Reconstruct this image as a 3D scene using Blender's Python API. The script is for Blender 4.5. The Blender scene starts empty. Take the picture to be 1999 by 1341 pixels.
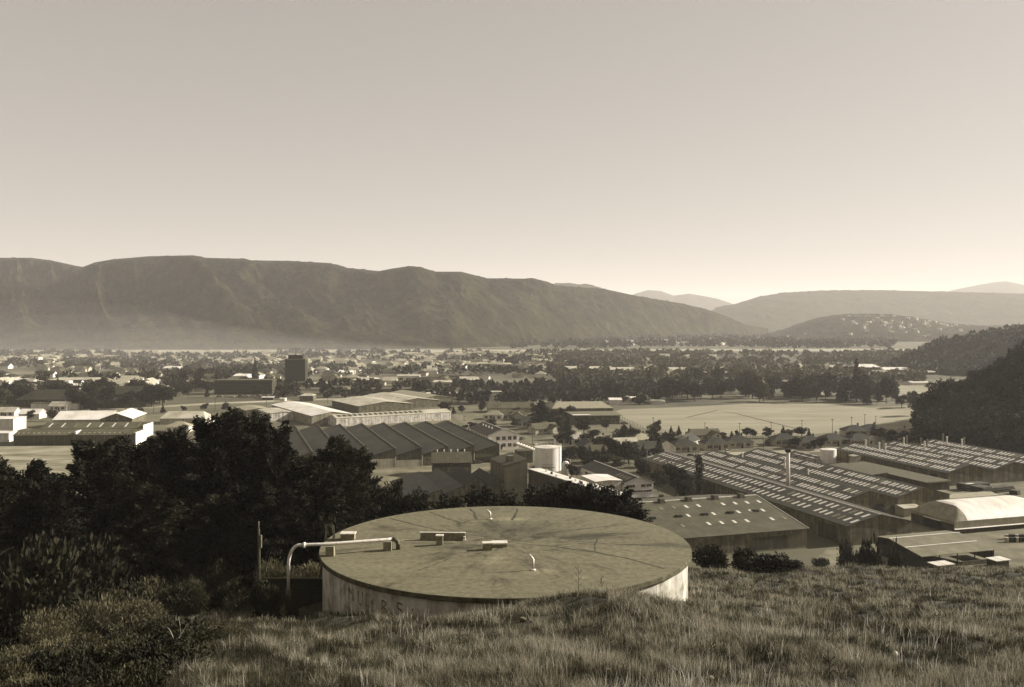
import bpy, math, random
import numpy as np
from mathutils import Vector, Matrix
random.seed(7); rng = np.random.default_rng(7)
C = bpy.context.scene.collection
F, HX, HY, CZ = 1780.0, 999.5, 628.0, 58.0      # focal length in px of the 1999 px wide photo, horizon row, camera height
R = math.radians
SUN_AZ, SUN_EL = 76.0, 25.0

def G(px, py, z=0.0):
    """point at height z seen at a pixel"""
    Y = (CZ - z) * F / (py - HY)
    return ((px - HX) / F * Y, Y)
def at(px, Y): return (px - HX) / F * Y
def zat(py, Y): return CZ - (py - HY) / F * Y

# ------------------------------------------------------------------ materials
def S(l):
    l = l * (.60 + .40 * min(1, l / .55)); br = min(.9, .25 + .60 * (1.2 * l) ** .5); gr = .85 + .085 * l ** .5
    return (l, l * gr, l * br)
MATS = {}
def nd(t, ty, **kw):
    n = t.nodes.new(ty)
    for k, v in kw.items():
        if k.startswith('i_'): n.inputs[k[2:].replace('_', ' ')].default_value = v
        else: setattr(n, k, v)
    return n
def ramp(t, fac, stops):
    n = t.nodes.new('ShaderNodeValToRGB'); e = n.color_ramp.elements
    e[0].position, e[0].color = stops[0][0], (*stops[0][1], 1)
    e[1].position, e[1].color = stops[-1][0], (*stops[-1][1], 1)
    for p, c in stops[1:-1]:
        x = e.new(p); x.color = (*c, 1)
    t.links.new(fac, n.inputs[0]); return n.outputs[0]
def mat(name, l, lo=None, hi=None, scale=1.0, rough=.85, obj=True, stripe=None, detail=5, spec=.3, streak=0, bump=0, stretch=None, metal=0, l2=None):
    """l: luminance of the sepia base colour; lo/hi: noise variation around it"""
    if name in MATS: return MATS[name]
    m = bpy.data.materials.new(name); m.use_nodes = True; t = m.node_tree
    b = t.nodes['Principled BSDF']; b.inputs['Roughness'].default_value = rough
    b.inputs['Specular IOR Level'].default_value = spec; b.inputs['Metallic'].default_value = metal
    tc = nd(t, 'ShaderNodeTexCoord'); co = tc.outputs['Object'] if obj else nd(t, 'ShaderNodeNewGeometry').outputs['Position']
    lo = l * .75 if lo is None else lo; hi = l * 1.2 if hi is None else hi
    src = co
    if stretch:
        mp = nd(t, 'ShaderNodeMapping'); mp.inputs['Scale'].default_value = stretch
        t.links.new(co, mp.inputs[0]); src = mp.outputs[0]
    n = nd(t, 'ShaderNodeTexNoise'); n.inputs['Scale'].default_value = scale; n.inputs['Detail'].default_value = detail
    n.inputs['Roughness'].default_value = .62
    t.links.new(src, n.inputs['Vector'])
    col = ramp(t, n.outputs[0], [(.3, S(lo)), (.5, S(l)), (.72, S(hi))])
    if streak:                                              # vertical weather streaks
        mp = nd(t, 'ShaderNodeMapping'); mp.inputs['Scale'].default_value = (1.1, 1.1, .06); t.links.new(co, mp.inputs[0])
        n2 = nd(t, 'ShaderNodeTexNoise'); n2.inputs['Scale'].default_value = 1.3; n2.inputs['Detail'].default_value = 6
        t.links.new(mp.outputs[0], n2.inputs['Vector'])
        r2 = ramp(t, n2.outputs[0], [(.35, (1 - streak,) * 3), (.6, (1, 1, 1))])
        mx = nd(t, 'ShaderNodeMix', data_type='RGBA', blend_type='MULTIPLY'); mx.inputs[0].default_value = 1
        t.links.new(col, mx.inputs[6]); t.links.new(r2, mx.inputs[7]); col = mx.outputs[2]
    if stripe:                                              # sheet joints: (axis, period m, depth)
        ax, per, dep = stripe
        w = nd(t, 'ShaderNodeTexWave', bands_direction=ax); w.inputs['Scale'].default_value = .314 / per
        w.inputs['Distortion'].default_value = .6; t.links.new(co, w.inputs['Vector'])
        r3 = ramp(t, w.outputs[0], [(.0, (1 - dep,) * 3), (.25, (1, 1, 1))])
        mx = nd(t, 'ShaderNodeMix', data_type='RGBA', blend_type='MULTIPLY'); mx.inputs[0].default_value = 1
        t.links.new(col, mx.inputs[6]); t.links.new(r3, mx.inputs[7]); col = mx.outputs[2]
    t.links.new(col, b.inputs['Base Color'])
    if bump:
        bp = nd(t, 'ShaderNodeBump'); bp.inputs['Strength'].default_value = bump; bp.inputs['Distance'].default_value = .1
        t.links.new(n.outputs[0], bp.inputs['Height']); t.links.new(bp.outputs[0], b.inputs['Normal'])
    MATS[name] = m; return m
def leafmat(name, l, trans=.25):
    if name in MATS: return MATS[name]
    m = bpy.data.materials.new(name); m.use_nodes = True; t = m.node_tree
    b = t.nodes['Principled BSDF']; b.inputs['Roughness'].default_value = .75; b.inputs['Specular IOR Level'].default_value = .15
    g = nd(t, 'ShaderNodeNewGeometry')
    oi = nd(t, 'ShaderNodeObjectInfo')
    n = nd(t, 'ShaderNodeTexNoise'); n.inputs['Scale'].default_value = .7; n.inputs['Detail'].default_value = 4
    t.links.new(g.outputs['Position'], n.inputs['Vector'])
    ad = nd(t, 'ShaderNodeMath', operation='MULTIPLY_ADD'); ad.inputs[1].default_value = .35
    t.links.new(oi.outputs['Random'], ad.inputs[0]); t.links.new(n.outputs[0], ad.inputs[2])
    ad2 = nd(t, 'ShaderNodeMath', operation='MULTIPLY_ADD'); ad2.inputs[1].default_value = .35
    t.links.new(g.outputs['Random Per Island'], ad2.inputs[0]); t.links.new(ad.outputs[0], ad2.inputs[2])
    col = ramp(t, ad2.outputs[0], [(.45, S(l * .5)), (.8, S(l)), (1.15, S(l * 2.2))])
    t.links.new(col, b.inputs['Base Color'])
    if trans:
        tr = nd(t, 'ShaderNodeBsdfTranslucent'); t.links.new(col, tr.inputs[0])
        mx = nd(t, 'ShaderNodeMixShader'); mx.inputs[0].default_value = trans
        t.links.new(b.outputs[0], mx.inputs[1]); t.links.new(tr.outputs[0], mx.inputs[2])
        t.links.new(mx.outputs[0], t.nodes['Material Output'].inputs[0])
    MATS[name] = m; return m

# ------------------------------------------------------------------ mesh helpers
class MB:
    def __init__(s): s.v = []; s.f = []; s.m = []; s.cur = 0
    def poly(s, pts):
        i = len(s.v); s.v += [tuple(p) for p in pts]; s.f.append(tuple(range(i, i + len(pts)))); s.m.append(s.cur)
    def box(s, x0, x1, y0, y1, z0, z1):
        i = len(s.v)
        s.v += [(x0,y0,z0),(x1,y0,z0),(x1,y1,z0),(x0,y1,z0),(x0,y0,z1),(x1,y0,z1),(x1,y1,z1),(x0,y1,z1)]
        for f in ((0,3,2,1),(4,5,6,7),(0,1,5,4),(1,2,6,5),(2,3,7,6),(3,0,4,7)): s.f.append(tuple(i + k for k in f)); s.m.append(s.cur)
    def hull(s, bot, top):
        """prism between two loops of equal length"""
        n = len(bot); i = len(s.v); s.v += [tuple(p) for p in bot] + [tuple(p) for p in top]
        s.f.append(tuple(i + k for k in reversed(range(n)))); s.m.append(s.cur)
        s.f.append(tuple(i + n + k for k in range(n))); s.m.append(s.cur)
        for k in range(n):
            j = (k + 1) % n; s.f.append((i + k, i + j, i + n + j, i + n + k)); s.m.append(s.cur)
    def tube(s, pts, r, n=8, cap=True):
        pts = [Vector(p) for p in pts]; rs = r if isinstance(r, (list, tuple)) else [r] * len(pts)
        i0 = len(s.v)
        for k, p in enumerate(pts):
            d = (pts[min(k + 1, len(pts) - 1)] - pts[max(k - 1, 0)]).normalized()
            a = d.cross(Vector((0, 0, 1)))
            if a.length < .05: a = d.cross(Vector((0, 1, 0)))
            a.normalize(); b = d.cross(a)
            for q in range(n):
                t = 2 * math.pi * q / n; s.v.append(tuple(p + a * math.cos(t) * rs[k] + b * math.sin(t) * rs[k]))
        for k in range(len(pts) - 1):
            for q in range(n):
                w = (q + 1) % n; s.f.append((i0 + k*n + q, i0 + k*n + w, i0 + (k+1)*n + w, i0 + (k+1)*n + q)); s.m.append(s.cur)
        if cap:
            s.f.append(tuple(i0 + q for q in reversed(range(n)))); s.m.append(s.cur)
            s.f.append(tuple(i0 + (len(pts)-1)*n + q for q in range(n))); s.m.append(s.cur)
    def lathe(s, prof, n=32, cx=0, cy=0):
        i0 = len(s.v)
        for (r, z) in prof:
            for q in range(n):
                t = 2 * math.pi * q / n; s.v.append((cx + r * math.cos(t), cy + r * math.sin(t), z))
        for k in range(len(prof) - 1):
            for q in range(n):
                w = (q + 1) % n; s.f.append((i0 + k*n + q, i0 + k*n + w, i0 + (k+1)*n + w, i0 + (k+1)*n + q)); s.m.append(s.cur)
        s.f.append(tuple(i0 + q for q in reversed(range(n)))); s.m.append(s.cur)
        s.f.append(tuple(i0 + (len(prof)-1)*n + q for q in range(n))); s.m.append(s.cur)
    def mesh(s, name, mats, smooth=False):
        me = bpy.data.meshes.new(name); me.from_pydata(s.v, [], s.f)
        if not isinstance(mats, (list, tuple)): mats = [mats]
        for m in mats: me.materials.append(m)
        if len(mats) > 1: me.polygons.foreach_set('material_index', s.m)
        if smooth: me.shade_smooth()
        me.update(); return me
    def build(s, name, mats, parent=None, smooth=False):
        return link(name, s.mesh(name, mats, smooth), parent)
def link(name, me, parent=None):
    o = bpy.data.objects.new(name, me); C.objects.link(o)
    if parent: o.parent = parent
    return o
def npmesh(name, verts, quads, m, smooth=False):
    me = bpy.data.meshes.new(name); nv, nf = len(verts), len(quads); k = quads.shape[1]
    me.vertices.add(nv); me.vertices.foreach_set('co', np.asarray(verts, dtype=np.float32).ravel())
    me.loops.add(nf * k); me.loops.foreach_set('vertex_index', quads.astype(np.int32).ravel())
    me.polygons.add(nf); me.polygons.foreach_set('loop_start', np.arange(0, nf * k, k, dtype=np.int32))
    me.update(calc_edges=True); me.materials.append(m)
    if smooth: me.shade_smooth()
    return me
def tag(o, label=None, cat=None, group=None, kind=None):
    if label: o['label'] = label
    if cat: o['category'] = cat
    if group: o['group'] = group
    if kind: o['kind'] = kind
    return o
def empty(name, loc, rz=0, label=None, cat=None, group=None):
    o = bpy.data.objects.new(name, None); C.objects.link(o); o.location = loc; o.rotation_euler = (0, 0, rz)
    o.empty_display_size = .5
    return tag(o, label, cat, group)
def copy_tree(o, parent=None):
    c = o.copy(); C.objects.link(c); c.parent = parent
    for ch in KIDS(o): copy_tree(ch, c)
    return c
def KIDS(o): return list(o.children)

# ------------------------------------------------------------------ camera, light, air
cam = bpy.data.cameras.new('camera'); co = bpy.data.objects.new('camera', cam); C.objects.link(co)
cam.sensor_width = 36; cam.lens = F / 1999 * 36; cam.shift_y = -(670.5 - HY) / 1999
cam.clip_start = .5; cam.clip_end = 60000
co.location = (0, 0, CZ); co.rotation_euler = (R(90), 0, 0)
sc = bpy.context.scene; sc.camera = co
sc.view_settings.view_transform = 'Standard'; sc.view_settings.look = 'None'
sc.view_settings.exposure = EXPOSURE = 1.1
sc.view_settings.gamma = 1
W = bpy.data.worlds.new('World'); sc.world = W; W.use_nodes = True; wt = W.node_tree
sky = wt.nodes.new('ShaderNodeTexSky'); sky.sky_type = 'NISHITA'; sky.sun_disc = False
sky.sun_elevation = R(SUN_EL); sky.sun_rotation = R(SUN_AZ); sky.dust_density = 1.4; sky.air_density = 1.0; sky.ozone_density = 1.0
bw = wt.nodes.new('ShaderNodeRGBToBW'); wt.links.new(sky.outputs[0], bw.inputs[0])
tint = wt.nodes.new('ShaderNodeMix'); tint.data_type = 'RGBA'; tint.blend_type = 'MULTIPLY'; tint.inputs[0].default_value = 1
tint.inputs[7].default_value = (1, .935, .865, 1)
pw = wt.nodes.new('ShaderNodeMath'); pw.operation = 'POWER'; pw.inputs[1].default_value = .44; wt.links.new(bw.outputs[0], pw.inputs[0]); wt.links.new(pw.outputs[0], tint.inputs[6]); bg = wt.nodes['Background']
wt.links.new(tint.outputs[2], bg.inputs[0]); bg.inputs[1].default_value = SKY_STRENGTH = 0.126
sl = bpy.data.lights.new('sun', 'SUN'); sl.energy = 5.0; sl.angle = R(.5); sl.color = (1, .96, .91)
so = bpy.data.objects.new('sun', sl); C.objects.link(so)
sd = Vector((math.sin(R(SUN_AZ)) * math.cos(R(SUN_EL)), math.cos(R(SUN_AZ)) * math.cos(R(SUN_EL)), math.sin(R(SUN_EL))))
so.rotation_euler = sd.to_track_quat('Z', 'Y').to_euler(); so.location = (80, 30, 90)
HAZE = 8e-5
hb = MB(); hb.box(-14000, 14000, -200, 19000, -1.5, 640)
hm = bpy.data.materials.new('haze'); hm.use_nodes = True; ht = hm.node_tree
ht.nodes.remove(ht.nodes['Principled BSDF']); pv = ht.nodes.new('ShaderNodeVolumePrincipled')
pv.inputs['Color'].default_value = (1, .94, .86, 1); pv.inputs['Density'].default_value = HAZE; pv.inputs['Anisotropy'].default_value = .1
ht.links.new(pv.outputs[0], ht.nodes['Material Output'].inputs['Volume'])
tag(hb.build('haze', hm), kind='stuff')
sm_ = hm.copy(); sm_.name = 'smoke_haze'; sm_.node_tree.nodes['Principled Volume'].inputs['Density'].default_value = 5.0e-5
nS, tS = 30, 24
for li in range(5):                                    # smoky ground haze over the town, added in thin nested layers that fade upwards
    sb = MB(); top = (16, 30, 46, 64, 84)[li]; gx = 1 - .06 * li
    for j in range(tS + 1):
        for i in range(nS + 1):
            u_, v_ = i / nS, j / tS; Ys = 860 + 1020 * v_; xs_ = (-.62 + .86 * gx * u_) * Ys
            hs = top * math.sin(math.pi * v_) ** .5 * min(1, (1 - u_) * 1.5) ** 1.2 * (1 - .12 * math.sin(u_ * 7 + li))
            sb.v.append((xs_, Ys, max(hs, 0) - .9 - .02 * li))
    sb.v += [(x, y, -1.1 - .02 * li) for x, y, z in sb.v]; nv0 = (nS + 1) * (tS + 1)
    for j in range(tS):
        for i in range(nS):
            k = j * (nS + 1) + i; sb.f.append((k, k + 1, k + nS + 2, k + nS + 1)); sb.f.append((nv0 + k, nv0 + k + nS + 1, nv0 + k + nS + 2, nv0 + k + 1))
    for i in range(nS): sb.f.append((i, nv0 + i, nv0 + i + 1, i + 1)); q0 = tS * (nS + 1) + i; sb.f.append((q0, q0 + 1, nv0 + q0 + 1, nv0 + q0))
    for j in range(tS): q0 = j * (nS + 1); q1 = q0 + nS; sb.f.append((q0, q0 + nS + 1, nv0 + q0 + nS + 1, nv0 + q0)); sb.f.append((q1, nv0 + q1, nv0 + q1 + nS + 1, q1 + nS + 1))
    tag(sb.build('smoke_haze', sm_), kind='stuff')
sc.cycles.volume_bounces = 1; sc.cycles.max_bounces = 6; sc.cycles.transparent_max_bounces = 6

# ------------------------------------------------------------------ terrain
PY = [0, 3, 28, 45, 58, 75, 110, 165, 180, 400]; PZ = [56.2, 55.4, 46.3, 42.4, 39.4, 35.0, 28.3, .6, -.5, -.5]
def hz(X, Y):
    X = np.asarray(X, dtype=float); Y = np.asarray(Y, dtype=float)
    z = (np.interp(Y - 2, PY, PZ) + np.interp(Y, PY, PZ) + np.interp(Y + 2, PY, PZ)) / 3
    z = z - .16 * np.clip(-X - 13, 0, 60) * np.clip((170 - Y) / 60, 0, 1)
    z = z + 1.2 * np.exp(-((X - 5) / 7.5) ** 2 - ((Y - 53) / 7) ** 2)
    z = z - .75 * np.exp(-((X + 9) / 6.5) ** 4 - ((Y - 57) / 9) ** 2)
    z = z + np.where(Y < 150, .22 * np.sin(X * .55 + Y * .21) + .18 * np.sin(X * .23 - Y * .37 + 1) + .1 * np.sin(X * 1.3 + Y * .9), 0)
    d = np.hypot(X, Y - 75)
    z = np.where(d < 16.5, np.minimum(z, 35.2 + np.clip((65 - Y), 0, 9) * .42), z)
    # sunk pipe yard on the left of the reservoir
    pit = (X < -13.5) & (X > -20.8) & (Y > 63.5) & (Y < 74)
    z = np.where(pit, np.minimum(z, 35.0), z)
    return z
def heightfield(name, xs, ys, fn, m, smooth=True):
    XX, YY = np.meshgrid(xs, ys); ZZ = fn(XX, YY); nx, ny = len(xs), len(ys)
    v = np.stack([XX.ravel(), YY.ravel(), ZZ.ravel()], 1)
    i = np.arange(ny - 1)[:, None] * nx + np.arange(nx - 1)[None, :]
    q = np.stack([i, i + 1, i + nx + 1, i + nx], -1).reshape(-1, 4)
    return link(name, npmesh(name, v, q, m, smooth))
# valley floor
gm = mat('valley_floor', .13, .05, .24, scale=.012, obj=False, detail=9, rough=1)
MBg = MB(); MBg.poly([(-14000, -150, 0), (14000, -150, 0), (14000, 18500, 0), (-14000, 18500, 0)])
tag(MBg.build('ground', gm), 'flat valley floor of gardens, streets and paddocks', 'ground', kind='structure')
slope_m = mat('slope_soil', .05, .02, .10, scale=.6, obj=False, detail=8, rough=1, bump=.6)
tag(heightfield('hillside', np.arange(-110, 112, 1.0), np.concatenate([np.arange(-12, 125, 1.0), np.arange(125, 184, 3)]), hz, slope_m),
    'grassy hillside falling away from the viewpoint to the factories', 'hillside', kind='structure')

def sheet(name, pts, z, m, label, cat, pix=True):
    b = MB(); b.poly([(*(G(*p) if pix else p), z) for p in pts]); return tag(b.build(name, m), label, cat, kind='structure')
def strip(name, pts, w, z, m, label, cat):
    P = [Vector(G(*p)) for p in pts]; L, Rr = [], []
    for k, p in enumerate(P):
        d = (P[min(k+1, len(P)-1)] - P[max(k-1, 0)]).normalized(); n = Vector((-d.y, d.x)) * w / 2
        L.append(p + n); Rr.append(p - n)
    b = MB()
    for k in range(len(P) - 1): b.poly([(*Rr[k], z), (*Rr[k+1], z), (*L[k+1], z), (*L[k], z)])
    return tag(b.build(name, m), label, cat, kind='structure')
fieldm = mat('mown_field', .27, .22, .33, scale=.02, obj=False, detail=9, rough=1, stretch=(1, 3, 1))
drym = mat('dry_paddock', .25, .09, .40, scale=.05, obj=False, detail=9, rough=1, stretch=(1, 2.2, 1))
yardm = mat('yard_gravel', .17, .09, .27, scale=.12, obj=False, detail=8, rough=1)
roadm = mat('road_asphalt', .15, .11, .19, scale=.05, obj=False, detail=6, rough=.95)
palem = mat('pale_gravel', .33, .25, .42, scale=.04, obj=False, detail=6, rough=1)
lawnm = mat('lawn', .16, .11, .2, scale=.05, obj=False, detail=7, rough=1)
sheet('sports_field', [(1188, 806), (1215, 799), (1300, 796), (1420, 790), (1530, 784), (1600, 787), (1700, 796), (1790, 790), (1830, 812), (1800, 838), (1700, 838), (1560, 850), (1440, 852), (1330, 850), (1255, 838)], .012, fieldm, 'large pale mown sports field in front of the tree belt', 'field')
sheet('far_field', [(1560, 770), (1600, 756), (1700, 752), (1850, 752), (1850, 777), (1700, 773)], .012, fieldm, 'narrow pale field behind the tree belt beside the wooded spur', 'field')
sheet('river_plain', [(-200, 688.5), (700, 687.5), (1750, 685), (2100, 684), (2100, 680), (1750, 680.5), (700, 683), (-200, 684.5)], .012, palem, 'long pale riverbank strip below the eastern hills', 'riverbank')
sheet('paddock', [(-60, 872), (180, 869), (330, 866), (420, 880), (300, 980), (-60, 985)], .012, drym, 'rough dry paddock in front of the long shed', 'paddock')
sheet('factory_yard', [(1560, 1125), (1640, 1046), (1800, 1000), (1790, 962), (2100, 930), (2150, 1150), (1900, 1180), (1700, 1160)], .012, yardm, 'pale gravel yard around the white roofed store', 'yard')
sheet('sawtooth_yard', [(560, 935), (640, 835), (720, 822), (900, 808), (1020, 880), (1080, 1000), (640, 1000)], .012, yardm, 'worn yard around the sawtooth factory', 'yard')
sheet('lawn', [(1190, 815), (1215, 826), (1330, 852), (1290, 862), (1200, 838), (1150, 826)], .016, lawnm, 'dark lawn between the flat roofed school and the field', 'lawn')
strip('railway', [(120, 806), (250, 797), (450, 786), (835, 772), (1025, 765), (1347, 749), (1600, 741)], 13, .016, palem, 'railway corridor crossing the valley', 'railway')
strip('road', [(860, 786), (905, 806), (960, 830), (1025, 856), (1100, 880), (1190, 912), (1260, 940)], 9, .016, roadm, 'street running between the sawtooth factory and the houses', 'road')
strip('side_street', [(1040, 862), (1100, 850), (1200, 842), (1290, 838)], 7, .020, roadm, 'side street among garden trees', 'road')
strip('back_street', [(1280, 898), (1400, 886), (1500, 884), (1650, 876), (1800, 866)], 9, .016, palem, 'pale street behind the factory sheds', 'road')
strip('path', [(1340, 815), (1400, 801), (1440, 808), (1480, 818), (1560, 838)], 2.2, .018, mat('worn_path', .12), 'dark worn path crossing the sports field', 'path')
strip('town_road', [(-60, 772), (200, 769), (500, 763), (830, 756), (1000, 752)], 10, .016, roadm, 'road through the near edge of the town', 'road')

# ------------------------------------------------------------------ hills
def fbm(X, Y, sc_, seed, oct_=5, ridged=False):
    """cheap value noise, vectorised"""
    r_ = np.random.default_rng(seed); out = np.zeros_like(X, dtype=float); a = 1.0; tot = 0
    for o in range(oct_):
        T = r_.random((64, 64)); x = X / sc_ * 2 ** o + 7.3 * o; y = Y / sc_ * 2 ** o + 3.1 * o
        xi = np.floor(x).astype(int); yi = np.floor(y).astype(int); fx = x - xi; fy = y - yi
        fx = fx * fx * (3 - 2 * fx); fy = fy * fy * (3 - 2 * fy)
        g = lambda a_, b_: T[a_ % 64, b_ % 64]
        n = (g(xi, yi) * (1 - fx) + g(xi + 1, yi) * fx) * (1 - fy) + (g(xi, yi + 1) * (1 - fx) + g(xi + 1, yi + 1) * fx) * fy
        if ridged: n = 1 - np.abs(2 * n - 1)
        out += a * n; tot += a; a *= .5
    return out / tot
bushm = mat('bush_cover', .045, .012, .10, scale=.022, obj=False, detail=10, rough=1, spec=0)
_t = bushm.node_tree; _n = nd(_t, 'ShaderNodeTexNoise'); _n.inputs['Scale'].default_value = .045; _n.inputs['Detail'].default_value = 6; _n.inputs['Roughness'].default_value = .6
_t.links.new(nd(_t, 'ShaderNodeNewGeometry').outputs['Position'], _n.inputs['Vector']); _b = nd(_t, 'ShaderNodeBump'); _b.inputs['Strength'].default_value = 1; _b.inputs['Distance'].default_value = 34
_t.links.new(_n.outputs[0], _b.inputs['Height']); _t.links.new(_b.outputs[0], _t.nodes['Principled BSDF'].inputs['Normal'])
bushf = mat('far_bush_cover', .05, .03, .075, scale=.008, obj=False, detail=9, rough=1, spec=0)
def hill(name, sky_pts, base_pts, label, m, nx=500, nt=110, depth=1.4, spur=.3, spur_sc=500, seed=1, rough_=6, tree=12, lean=.35, flat=1.0, px0=None, px1=None):
    sx, sy, sY = zip(*sky_pts); bx, by = zip(*base_pts)
    px = np.linspace(sx[0], sx[-1], nx); skyy = np.interp(px, sx, sy); Yr = np.interp(px, sx, sY)
    Yb = CZ * F / (np.interp(px, bx, by) - HY)
    zr = CZ - (skyy - HY) / F * Yr
    t = np.linspace(0, 1.35, nt)[:, None]
    Y = Yb[None] + (Yr - Yb)[None] * t; X = (px[None] - HX) / F * Y
    tt = np.clip(t, 0, 1)
    prof = np.where(t <= 1, .64 * (tt ** flat) + .36 * np.sin(tt * math.pi / 2) ** flat, 1 - (t - 1) * .9)
    # spurs running down towards the valley, cut by gullies
    xs = X + lean * (Y - Yr[None]) + 60 * (fbm(X, Y, 300, seed + 20, 3) - .5)
    sp = fbm(xs, np.zeros_like(xs) + 5, spur_sc, seed, 4, True) - .5
    sp2 = fbm(xs, Y * .5, spur_sc * .45, seed + 3, 4, True) - .5
    mask = np.sin(np.clip(t, 0, 1) ** .75 * math.pi) ** 1.1
    z = zr[None] * prof * (1 + spur * 1.6 * mask * sp + spur * .9 * mask * sp2 + spur * .45 * mask * (fbm(xs, Y * .5, spur_sc * .17, seed + 7, 3, True) - .5))
    z += mask * rough_ * 6 * (fbm(X, Y, 140, seed + 5, 4) - .5)
    z += (fbm(X, Y, tree * 1.8, seed + 9, 2) - .5) * tree * np.clip(t * 8, 0, 1) * .8
    lim = CZ - (skyy[None] - HY) / F * Y - 9 * np.clip(1 - t, 0, 1) * (Yr[None] / 3000)      # no shoulder stands higher than the crest behind it
    z = np.where((t < 1) & (z > lim - 6), lim - 6 * np.exp(-np.clip(z - lim + 6, 0, 200) / 12) * np.clip((1 - t) * 8, 0, 1), z)
    z = np.where(t < .001, -2, z)
    v = np.stack([X.ravel(), Y.ravel(), z.ravel()], 1)
    i = np.arange(nt - 1)[:, None] * nx + np.arange(nx - 1)[None, :]
    q = np.stack([i, i + 1, i + nx + 1, i + nx], -1).reshape(-1, 4)
    o = link(name, npmesh(name, v, q, m, True)); return tag(o, label, 'hills', kind='structure')
hill('hills', [(-150, 500, 3300), (0, 503, 3200), (60, 503, 3100), (100, 508, 3100), (150, 519, 3100), (162, 521, 3000), (185, 512, 2900), (220, 506, 2850), (290, 500, 2800), (375, 498, 2750), (400, 503, 2750), (480, 505, 2750), (490, 508, 2750), (560, 509, 2700), (640, 513, 2700), (680, 523, 2700), (740, 529, 2650), (765, 524, 2650), (800, 519, 2650), (820, 521, 2650), (850, 530, 2700), (900, 530, 2700), (950, 543, 2750), (1045, 544, 2850), (1070, 550, 2900), (1085, 557, 2950), (1180, 564, 3200), (1250, 579, 3400), (1330, 592, 3600), (1380, 604, 3700), (1420, 618, 3800), (1455, 634, 3900), (1500, 641, 4000)],
     [(-150, 683), (700, 682), (880, 680), (1000, 676), (1150, 668), (1300, 662), (1400, 658), (1500, 655)],
     'long bush covered range of hills with steep spurs beyond the town', bushm, nx=1500, nt=230, spur=1.0, spur_sc=400, seed=11, tree=9, lean=.75)
hill('hills', [(1040, 575, 5200), (1085, 553, 5200), (1110, 552, 5200), (1150, 555, 5200), (1180, 563, 5200), (1260, 590, 5200)], [(1040, 650), (1260, 650)],
     'grey hilltop peeping over the middle of the long range', bushf, nx=120, nt=40, spur=.1, seed=21)
hill('hills', [(1190, 600, 9500), (1240, 573, 9500), (1265, 566, 9500), (1290, 568, 9500), (1315, 577, 9500), (1330, 575, 9500), (1345, 573, 9500), (1375, 578, 9500), (1400, 583, 9500), (1425, 591, 9500), (1470, 610, 9500), (1560, 640, 9500)], [(1190, 640), (1560, 640)],
     'palest blue grey peaks in the gap between the ranges', bushf, nx=160, nt=50, spur=.15, seed=22)
hill('hills', [(1380, 612, 5600), (1400, 600, 5700), (1440, 592, 5800), (1480, 579, 5900), (1530, 571, 6000), (1600, 567, 6000), (1700, 566, 6000), (1800, 568, 6000), (1880, 570, 6000), (1999, 573, 6000), (2150, 578, 6000)],
     [(1380, 652), (1700, 648), (2150, 648)], 'broad pale rounded ridge on the right of the gap', bushf, nx=500, nt=90, spur=.2, spur_sc=900, seed=31, tree=16)
hill('hills', [(1780, 585, 10500), (1860, 566, 10500), (1900, 558, 10500), (1940, 551, 10500), (1965, 549, 10500), (1999, 556, 10500), (2150, 575, 10500)], [(1780, 640), (2150, 640)],
     'faint far summit at the right edge of the view', bushf, nx=120, nt=50, spur=.15, seed=33)
hill('hills', [(1480, 655, 3400), (1530, 643, 3450), (1560, 632, 3500), (1600, 619, 3500), (1640, 614, 3500), (1690, 612, 3500), (1740, 613, 3500), (1800, 622, 3500), (1850, 631, 3500), (1920, 636, 3500), (2100, 634, 3500)],
     [(1480, 664), (1700, 667), (2100, 667)], 'low wooded knoll dotted with houses in the valley mouth', bushm, nx=400, nt=70, spur=.15, spur_sc=260, seed=35, tree=14, flat=.8)
# wooded spurs on the right
hill('hills', [(1730, 722, 1120), (1762, 706, 1150), (1790, 693, 1180), (1825, 673, 1220), (1850, 666, 1240), (1880, 662, 1250), (1920, 658, 1250), (1950, 650, 1250), (1999, 641, 1250), (2150, 625, 1250), (2400, 610, 1250)],
     [(1730, 724), (1790, 728), (1860, 734), (2400, 750)], 'middle wooded spur on the right edge of the valley', bushm, nx=340, nt=90, spur=.12, spur_sc=120, seed=41, tree=9, rough_=3)
hill('hills', [(1798, 862, 440), (1812, 832, 455), (1834, 808, 480), (1866, 784, 500), (1905, 760, 510), (1945, 742, 520), (1975, 722, 520), (1999, 690, 520), (2060, 665, 530), (2300, 610, 540)],
     [(1798, 868), (1850, 880), (1999, 892), (2300, 930)], 'near wooded spur rising behind the last factory sheds', bushm, nx=220, nt=80, spur=.08, spur_sc=80, seed=43, tree=5, rough_=2)

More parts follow.
